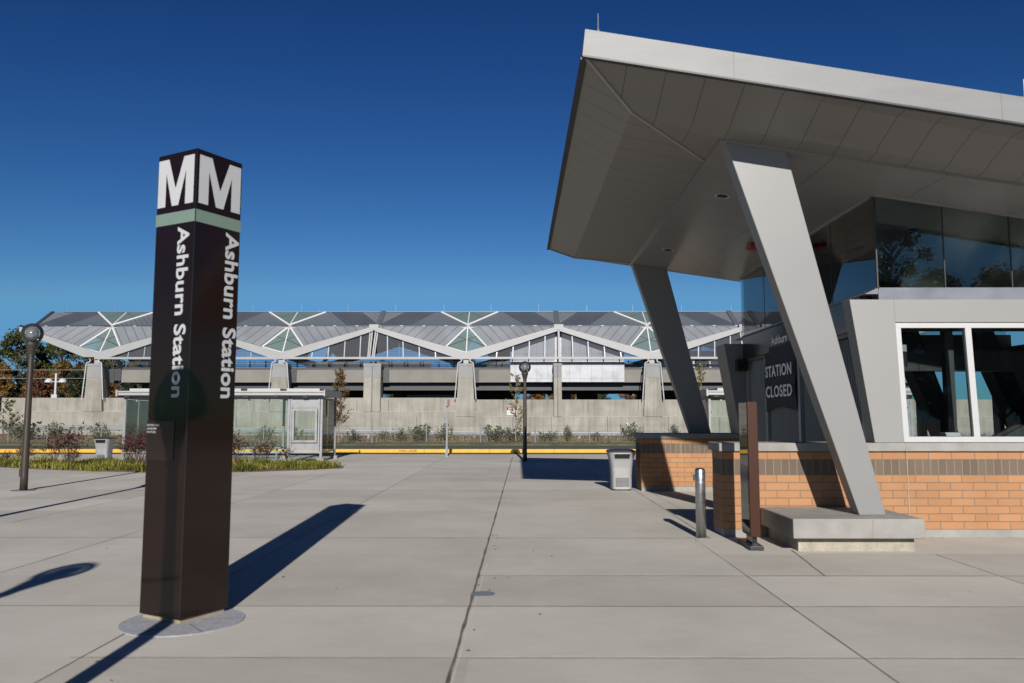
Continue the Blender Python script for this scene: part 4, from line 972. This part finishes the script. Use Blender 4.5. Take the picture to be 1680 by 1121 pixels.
# ------------------------------------------------------------------ vegetation
def rnd(a, b): return random.uniform(a, b)
def leaf(mb, p, s, tone, up=.3, nrm=None):
    n = Vector((rnd(-1, 1), rnd(-1, 1), rnd(-1, 1) + up)); n = (n + (nrm or Vector())).normalized()
    t = n.orthogonal().normalized(); t.rotate(Matrix.Rotation(rnd(0, 6.28), 3, n)); b = n.cross(t); p = Vector(p)
    mb.face([p - t * s, p + b * s * .55, p + t * s, p - b * s * .55]); mb.tone.append(max(0, min(1, tone)))
def blade(mb, p, h, lean, wd, tone):
    a = rnd(0, 6.28); d = Vector((math.cos(a), math.sin(a), 0)); q = Vector((-d.y, d.x, 0)) * wd; p = Vector(p)
    m1 = p + d * lean * .35 + Vector((0, 0, h * .65)); e = p + d * lean + Vector((0, 0, h * (1 - .25 * lean / max(h, .01))))
    mb.face([p - q, p + q, m1 + q * .8, m1 - q * .8]); mb.face([m1 - q * .8, m1 + q * .8, e]); mb.tone += [tone, tone]

ML_RED = mat_leaf('barberry_leaves', [(.028, .005, .006), (.065, .012, .011), (.11, .022, .016)])
ML_LIR = mat_leaf('yellow_green_blades', [(.035, .05, .010), (.12, .135, .02), (.24, .215, .035), (.30, .24, .07)])
ML_SHRUB = mat_leaf('verge_shrub_leaves', [(.022, .034, .008), (.06, .072, .016), (.13, .125, .028)])
ML_WEED = mat_leaf('dry_weeds', [(.05, .05, .018), (.12, .095, .042), (.21, .135, .07), (.075, .085, .025)])
ML_SAP = mat_leaf('sapling_leaves', [(.09, .075, .02), (.20, .16, .035), (.13, .11, .03)])
ML_RUST = mat_leaf('rust_leaves', [(.055, .055, .016), (.15, .055, .022), (.13, .10, .03)])
AUT = [mat_leaf('autumn_green', [(.018, .026, .008), (.055, .065, .018), (.13, .115, .03)]),
       mat_leaf('autumn_ochre', [(.06, .04, .010), (.17, .09, .02), (.28, .15, .035)]),
       mat_leaf('autumn_rust', [(.05, .022, .012), (.13, .05, .022), (.20, .085, .04)]),
       mat_leaf('dark_evergreen', [(.010, .016, .007), (.022, .032, .012), (.045, .052, .02)])]

# planting bed: soil, ground cover, red shrubs
BED = [(-26, 31.2), (-19.0, 26.9), (-17.0, 26.2), (-14.7, 25.0), (-12.8, 24.2), (-10.9, 23.65), (-9.4, 23.6), (-8.1, 23.85), (-6.6, 24.7), (-5.55, 25.7), (-6.1, 27.2), (-7.9, 28.8), (-15.6, 28.9), (-20, 30.8)]
def inside(x, y, poly):
    c = False; n = len(poly)
    for i in range(n):
        (x1, y1), (x2, y2) = poly[i], poly[i - 1]
        if (y1 > y) != (y2 > y) and x < (x2 - x1) * (y - y1) / (y2 - y1) + x1: c = not c
    return c
bed = MB().hexa([(x, y, -.02) for x, y in BED], [(x, y, .035) for x, y in BED]).build('planting_bed_ground', M_SOIL); struct(bed)
gc = MB()
for i in range(2600):
    x, y = rnd(-26, -5.5), rnd(23.5, 31)
    if not inside(x, y, BED): continue
    if y > 27 and random.random() < .5: continue
    cl = noise.noise((x * .9, y * .9, 3)); t0 = .5 + .75 * cl; hh = .21 + .15 * noise.noise((x * 1.4, y * 1.4, 9))
    for k in range(16):
        blade(gc, (x + rnd(-.13, .13), y + rnd(-.13, .13), .02), hh * rnd(.6, 1.3), rnd(.06, .30), .011, t0 + rnd(-.25, .25))
tag(gc.build('ground_cover', ML_LIR), kind='stuff', label='yellow green grassy ground cover in the planting bed', cat='ground cover')

def red_shrub(seed, h=1.0):
    random.seed(seed); t = thing('red_shrub', 'dark red leaved shrub rising from the yellow green ground cover', 'shrub', (0, 0, 0), 0, 'dark red shrubs in the planting bed')
    st = MB(); lv = MB()
    for k in range(15):
        a = rnd(0, 6.28); r = rnd(.1, .5); p = Vector((0, 0, 0)); e = Vector((math.cos(a) * r, math.sin(a) * r, h * rnd(.55, 1.05))); q = (p + e) / 2 + Vector((rnd(-.08, .08), rnd(-.08, .08), .06))
        st.tube(p, q, .008, .006, 4, False).tube(q, e, .006, .003, 4, False)
        for j in range(5):
            b0 = q.lerp(e, rnd(0, 1)); b1 = b0 + Vector((rnd(-.25, .25), rnd(-.25, .25), rnd(.02, .22))); st.tube(b0, b1, .004, .002, 3, False)
            for m in range(5):
                c = b0.lerp(b1, rnd(.2, 1.1)); leaf(lv, c + Vector((rnd(-.04, .04), rnd(-.04, .04), rnd(-.03, .03))), rnd(.022, .042), rnd(0, 1))
    st.build('stem', mat('dark_twig', (.055, .035, .028), .9), t, False); lv.build('foliage', ML_RED, t, False); return t
protos = [red_shrub(1), red_shrub(2), red_shrub(3)]
random.seed(5)
spots = [(-15.9, 25.9, .75), (-15.3, 26.5, .9), (-14.75, 26.3, 1.28), (-13.1, 27.0, .95), (-12.6, 26.4, 1.0), (-12.2, 26.0, 1.2), (-11.6, 26.6, 1.1), (-11.1, 25.9, 1.0), (-14.4, 26.0, .6), (-16.6, 26.9, .6), (-10.3, 26.4, .9), (-9.3, 26.5, 1.05), (-8.35, 26.7, .85), (-8.9, 27.4, .7), (-7.75, 27.0, .6), (-17.6, 27.6, .45)]
for i, (x, y, s) in enumerate(spots):
    o = protos[i] if i < 3 else copy_tree(protos[i % 3])
    o.location = (x, y, .03); o.scale = (s, s, s); o.rotation_euler = (0, 0, rnd(0, 6))
    o['label'] = 'dark red leaved shrub rising from the yellow green ground cover'

# weeds on the verge: dry stalks that nobody could count
wd = MB()
for i in range(9000):
    x = rnd(-60, 34); y = rnd(46.2, 57.3); d = noise.noise((x * .22, y * .35, 1))
    if d < -.25: continue
    blade(wd, (x, y, .05), rnd(.2, .65) * (1 + .7 * max(0, d)), rnd(.03, .22), .016, .45 + d * .5 + rnd(-.35, .35))
for i in range(3500):
    x = rnd(-60, 34); y = rnd(43.3, 46); blade(wd, (x, y, .2), rnd(.05, .14), .05, .015, rnd(.85, 1))
tag(wd.build('dry_weeds', ML_WEED), kind='stuff', label='dry brown weeds and grasses growing on the verge by the guard rail', cat='weeds')
def bush(seed, wdt, h):
    random.seed(seed); t = thing('verge_bush', 'green', 'bush'); st = MB(); lv = MB()
    for k in range(22):
        a = rnd(0, 6.28); r = wdt * math.sqrt(random.random()); e = Vector((math.cos(a) * r, math.sin(a) * r * .6, h * rnd(.45, 1.0) * (1 - .35 * r / wdt))); st.tube((e.x * .3, e.y * .3, 0), e, .012, .005, 4, False)
        for j in range(34):
            c = Vector((e.x * .3, e.y * .3, 0)).lerp(e, rnd(.2, 1.05)) + Vector((rnd(-.12, .12), rnd(-.12, .12), rnd(-.08, .10))); leaf(lv, c, rnd(.035, .075), .45 + .5 * noise.noise(c * 2.2 + Vector((seed, 0, 0))) + rnd(-.2, .2))
    st.build('stem', M_BARK, t, False); lv.build('foliage', ML_SHRUB, t, False); return t
bp = [bush(21, .75, 1.1), bush(22, .95, 1.0), bush(23, .6, 1.25)]
random.seed(8)
bl = [(-5.9, 49, 1.15), (-7.4, 49.5, .8), (-4.6, 50.5, .85), (-1.3, 48.2, 1.1), (-.2, 49, .9), (3.2, 51, .75), (1.9, 50, .7), (7.2, 50, 1.05), (-10.2, 50, .6), (-30.6, 49.5, 1.35), (-29.0, 50.5, 1.1), (-26.6, 51, .9), (-24.4, 51, .7), (-16.4, 52, .9), (-13.9, 50, .7), (5.1, 52, .6), (-34.0, 50, .9), (10, 51, .8), (-21.5, 51, .75), (-9, 53, .6)]
for i, (x, y, s) in enumerate(bl):
    o = bp[i] if i < 3 else copy_tree(bp[i % 3]); o.location = (x, y, .1); o.scale = (s * 1.35, s * 1.2, s * 1.25); o.rotation_euler = (0, 0, rnd(0, 6)); o['group'] = 'green bushes on the verge'
    o['label'] = 'green bush among dry weeds in front of the guard rail'

def sapling(name, label, x, y, h, lm, seed, spread=.7, nb=26, nl=12, z=.1, ls=.07):
    random.seed(seed); t = thing(name, label, 'tree', (x, y, z)); tk = MB(); lv = MB(); prev = Vector((0, 0, 0))
    for k in range(1, 9):
        q = Vector((rnd(-.03, .03), rnd(-.03, .03), h * k / 8)); tk.tube(prev, q, .035 * (1 - (k - 1) / 9), .035 * (1 - k / 9), 6, False); prev = q
    for k in range(nb):
        z0 = h * rnd(.22, .97); a = rnd(0, 6.28); r = spread * rnd(.4, 1) * (1.1 - z0 / h * .8); p = Vector((0, 0, z0)); e = p + Vector((math.cos(a) * r, math.sin(a) * r, r * rnd(.6, 1.2))); tk.tube(p, e, .012, .004, 4, False)
        for j in range(nl): leaf(lv, p.lerp(e, rnd(.3, 1.1)) + Vector((rnd(-.07, .07), rnd(-.07, .07), rnd(-.07, .07))), rnd(ls * .6, ls), rnd(0, 1))
    tk.build('trunk', M_BARKP, t, False); lv.build('crown', lm, t, False); return t
sapling('sapling', 'slender sapling with sparse yellowing leaves by the distant globe lamp', -.05, 44.6, 4.35, ML_SAP, 3, .85, 34, 10, .15, .085)
sapling('sapling', 'young rust leaved tree behind the bus shelter poster case', -9.9, 44.5, 4.2, ML_RUST, 4, .85, 80, 24, .15, .07)
sapling('sapling', 'young tree with yellow leaves seen between the slanted struts', 10.3, 44.5, 4.5, ML_SAP, 6, .7, 40, 14, .15, .08)
sapling('sapling', 'leafy green sapling at the left edge above the guard rail', -29.8, 46.8, 2.5, ML_SHRUB, 9, 1.0, 26, 16, .1, .09)
mu_ = MB().lathe([(.95, -.05), (.8, .30), (.3, .34)], (-.05, 44.6, 0), 16).build('mulch_ring', M_SOIL); tag(mu_, 'brown mulch mound round the foot of the slender sapling', 'mulch')

def tree(name, label, x, y, h, w_, lm, seed, group=None, n=70, m_=60, ls=.25, bare=.16, proto=None):
    random.seed(seed); t = thing(name, label, 'tree', (x, y, -.05), 0, group); tk = MB(); lv = MB(); cl = []
    top = h * .8; prev = Vector((0, 0, 0)); r0 = h * .018
    for k in range(1, 6):
        q = Vector((rnd(-.2, .2), rnd(-.2, .2), top * k / 5)); tk.tube(prev, q, r0 * (1 - (k - 1) / 5.5), r0 * (1 - k / 5.5), 7, False); prev = q
    for k in range(n):
        zf_ = bare + (1 - bare) * random.random() ** .85; a = rnd(0, 6.28)
        env = w_ * (math.sin(math.pi * min(1, (zf_ - bare + .12) / (1.12 - bare))) ** .7) * (1 + .35 * noise.noise((math.cos(a) * 1.7, math.sin(a) * 1.7, zf_ * 4 + seed)))
        r = env * math.sqrt(rnd(.12, 1)); c = Vector((math.cos(a) * r, math.sin(a) * r, h * zf_))
        p = Vector((0, 0, max(h * .12, c.z - r * rnd(.5, .9) - .5))); md = p.lerp(c, .55) + Vector((0, 0, .2)); tk.tube(p, md, r0 * .28, r0 * .16, 4, False).tube(md, c, r0 * .16, r0 * .05, 4, False)
        rad = rnd(.5, 1.15) * h * .062; tone = .5 + .5 * noise.noise(c * .25 + Vector((seed * 3, 0, 0)))
        for j in range(m_):
            v = Vector((random.gauss(0, 1), random.gauss(0, 1), random.gauss(0, .8))); v = v.normalized() * rad * rnd(.35, 1.1)
            leaf(lv, c + v, rnd(ls * .55, ls), tone + rnd(-.25, .25), .2, v.normalized() * .8)
    tk.build('trunk', M_BARK, t, False); lv.build('crown', lm, t, False); return t
# autumn trees at the far left
G1 = 'autumn trees left of the station'
pro = [tree('autumn_tree', 'x', 0, 0, 13.5, 4.2, AUT[0], 31, G1, 85, 95), tree('autumn_tree', 'x', 0, 0, 11.0, 3.6, AUT[1], 32, G1, 75, 95),
       tree('autumn_tree', 'x', 0, 0, 11.5, 3.4, AUT[2], 33, G1, 75, 95), tree('autumn_tree', 'x', 0, 0, 12.0, 3.2, AUT[3], 34, G1, 80, 95)]
KIND = ['tall green tree beginning to yellow in the wood left of the station', 'ochre autumn tree in the wood left of the station', 'rust red autumn tree in the wood left of the station', 'dark evergreen looking tree in the wood left of the station']
random.seed(77)
lst = [(-74, 118, 0, 1.10), (-70, 122, 0, 1.10), (-75.5, 112, 3, .95), (-67, 117, 1, .90), (-71.5, 110, 1, .82), (-63.5, 121, 2, 1.02), (-66.5, 111, 2, .72), (-60.5, 119, 0, 1.04), (-61.5, 111, 3, .70), (-57.5, 121, 1, 1.06), (-55.0, 118, 0, .84), (-57.0, 111, 1, .62), (-80, 118, 1, 1.1), (-84, 121, 0, 1.1), (-52.5, 124, 3, .52), (-64, 113, 1, .60), (-69, 112, 3, .6), (-59, 112, 2, .66), (-54.5, 113, 3, .66), (-73, 107, 2, .5), (-78, 111, 2, .75), (-88, 116, 2, 1.0), (-93, 120, 1, 1.1), (-98, 117, 0, 1.0), (-104, 121, 3, 1.0), (-110, 118, 0, 1.05)]
first = set()
def put(i, x, y, s, label=None, group=None):
    o = pro[i] if i not in first else copy_tree(pro[i]); first.add(i)
    o.location = (x, y, -.05); o.scale = (s * rnd(.9, 1.1), s * rnd(.9, 1.1), s); o.rotation_euler = (0, 0, rnd(0, 6.28)); o['label'] = label or KIND[i]; o['group'] = group or G1; return o
for x, y, i, s in lst: put(i, x, y, s)
KIND2 = ['green tree glimpsed under the station platform', 'ochre tree glimpsed under the station platform', 'rust coloured tree glimpsed under the station platform', 'dark tree glimpsed under the station platform']
k = 0
for x in range(-58, 46, 4):
    i = (k * 7 + 1) % 4; put(i, x + rnd(-1.5, 1.5), 128 + rnd(-6, 8), rnd(.55, .85), KIND2[i], 'trees behind the station'); k += 1
# tall trees behind the plaza, mirrored in the clerestory glass
G3 = 'trees behind the plaza mirrored in the clerestory glass'
pro2 = [tree('mirrored_tree', 'x', 0, 0, 13.5, 4.0, AUT[2], 41, G3, 80, 80, .16), tree('mirrored_tree', 'x', 0, 0, 12, 4.2, AUT[0], 42, G3, 80, 80, .16)]
def put2(i, x, y, s, label, grp):
    o = pro2[i % 2] if i % 2 not in first2 else copy_tree(pro2[i % 2]); first2.add(i % 2)
    o.location = (x, y, -.05); o.scale = (s, s, s); o.rotation_euler = (0, 0, x); o['label'] = label
first2 = set()
for i, x, y, s in ((0, 27.6, -36, 1.20), (1, 31.9, -38, 1.02), (0, 35.2, -36, .93), (1, 38.6, -38, 1.05), (0, 42, -37, .88), (1, 24.0, -42, 1.0), (1, 29.6, -41, 1.06), (0, 33.6, -41, .98), (1, 37.0, -42, 1.0), (0, 41.0, -43, 1.0)): put2(i, x, y, s, 'tall tree behind the viewer, mirrored in the clerestory glass', G3)

# lamp mast and wires by the wood
DL = thing('twin_globe_lamp', 'white lamp mast with two domed lamps above the far wall at left', 'lamp post', (-45.3, 78, 0))
MB().tube((0, 0, 0), (0, 0, 5.9), .11, .11, 8).tube((0, 0, 5.9), (0, 0, 6.0), .12, .05, 8).box(-.28, .28, -.2, .2, 3.0, 3.9).build('mast', M_WHITE, DL, False)
MB().tube((-.75, 0, 5.15), (.75, 0, 5.15), .05).build('arm', M_WHITE, DL, False)
for s in (-1, 1): MB().lathe([(.02, .38), (.2, .33), (.34, .2), (.40, .0), (.38, -.06), (.1, -.10)], (s * .68, 0, 5.12), 14).build('lamp_head', M_SIGNWHITE, DL, False, smooth=True)
for z0, z1, y in ((7.6, 7.5, 96), (6.55, 6.5, 96)):
    wv = MB(); pr_ = None
    for k in range(21):
        t = k / 20; p = (-90 + 62 * t, y, z0 + (z1 - z0) * t - .15 * math.sin(math.pi * t))
        if pr_: wv.tube(pr_, p, .035, n=5, caps=False)
        pr_ = p
    tag(wv.build('overhead_wire', M_GALV), 'upper overhead wire crossing in front of the autumn trees' if z0 > 7 else 'lower overhead wire crossing in front of the autumn trees', 'wire')
for x, lab in ((-52.6, 'left'), (-45.6, 'right')): pass
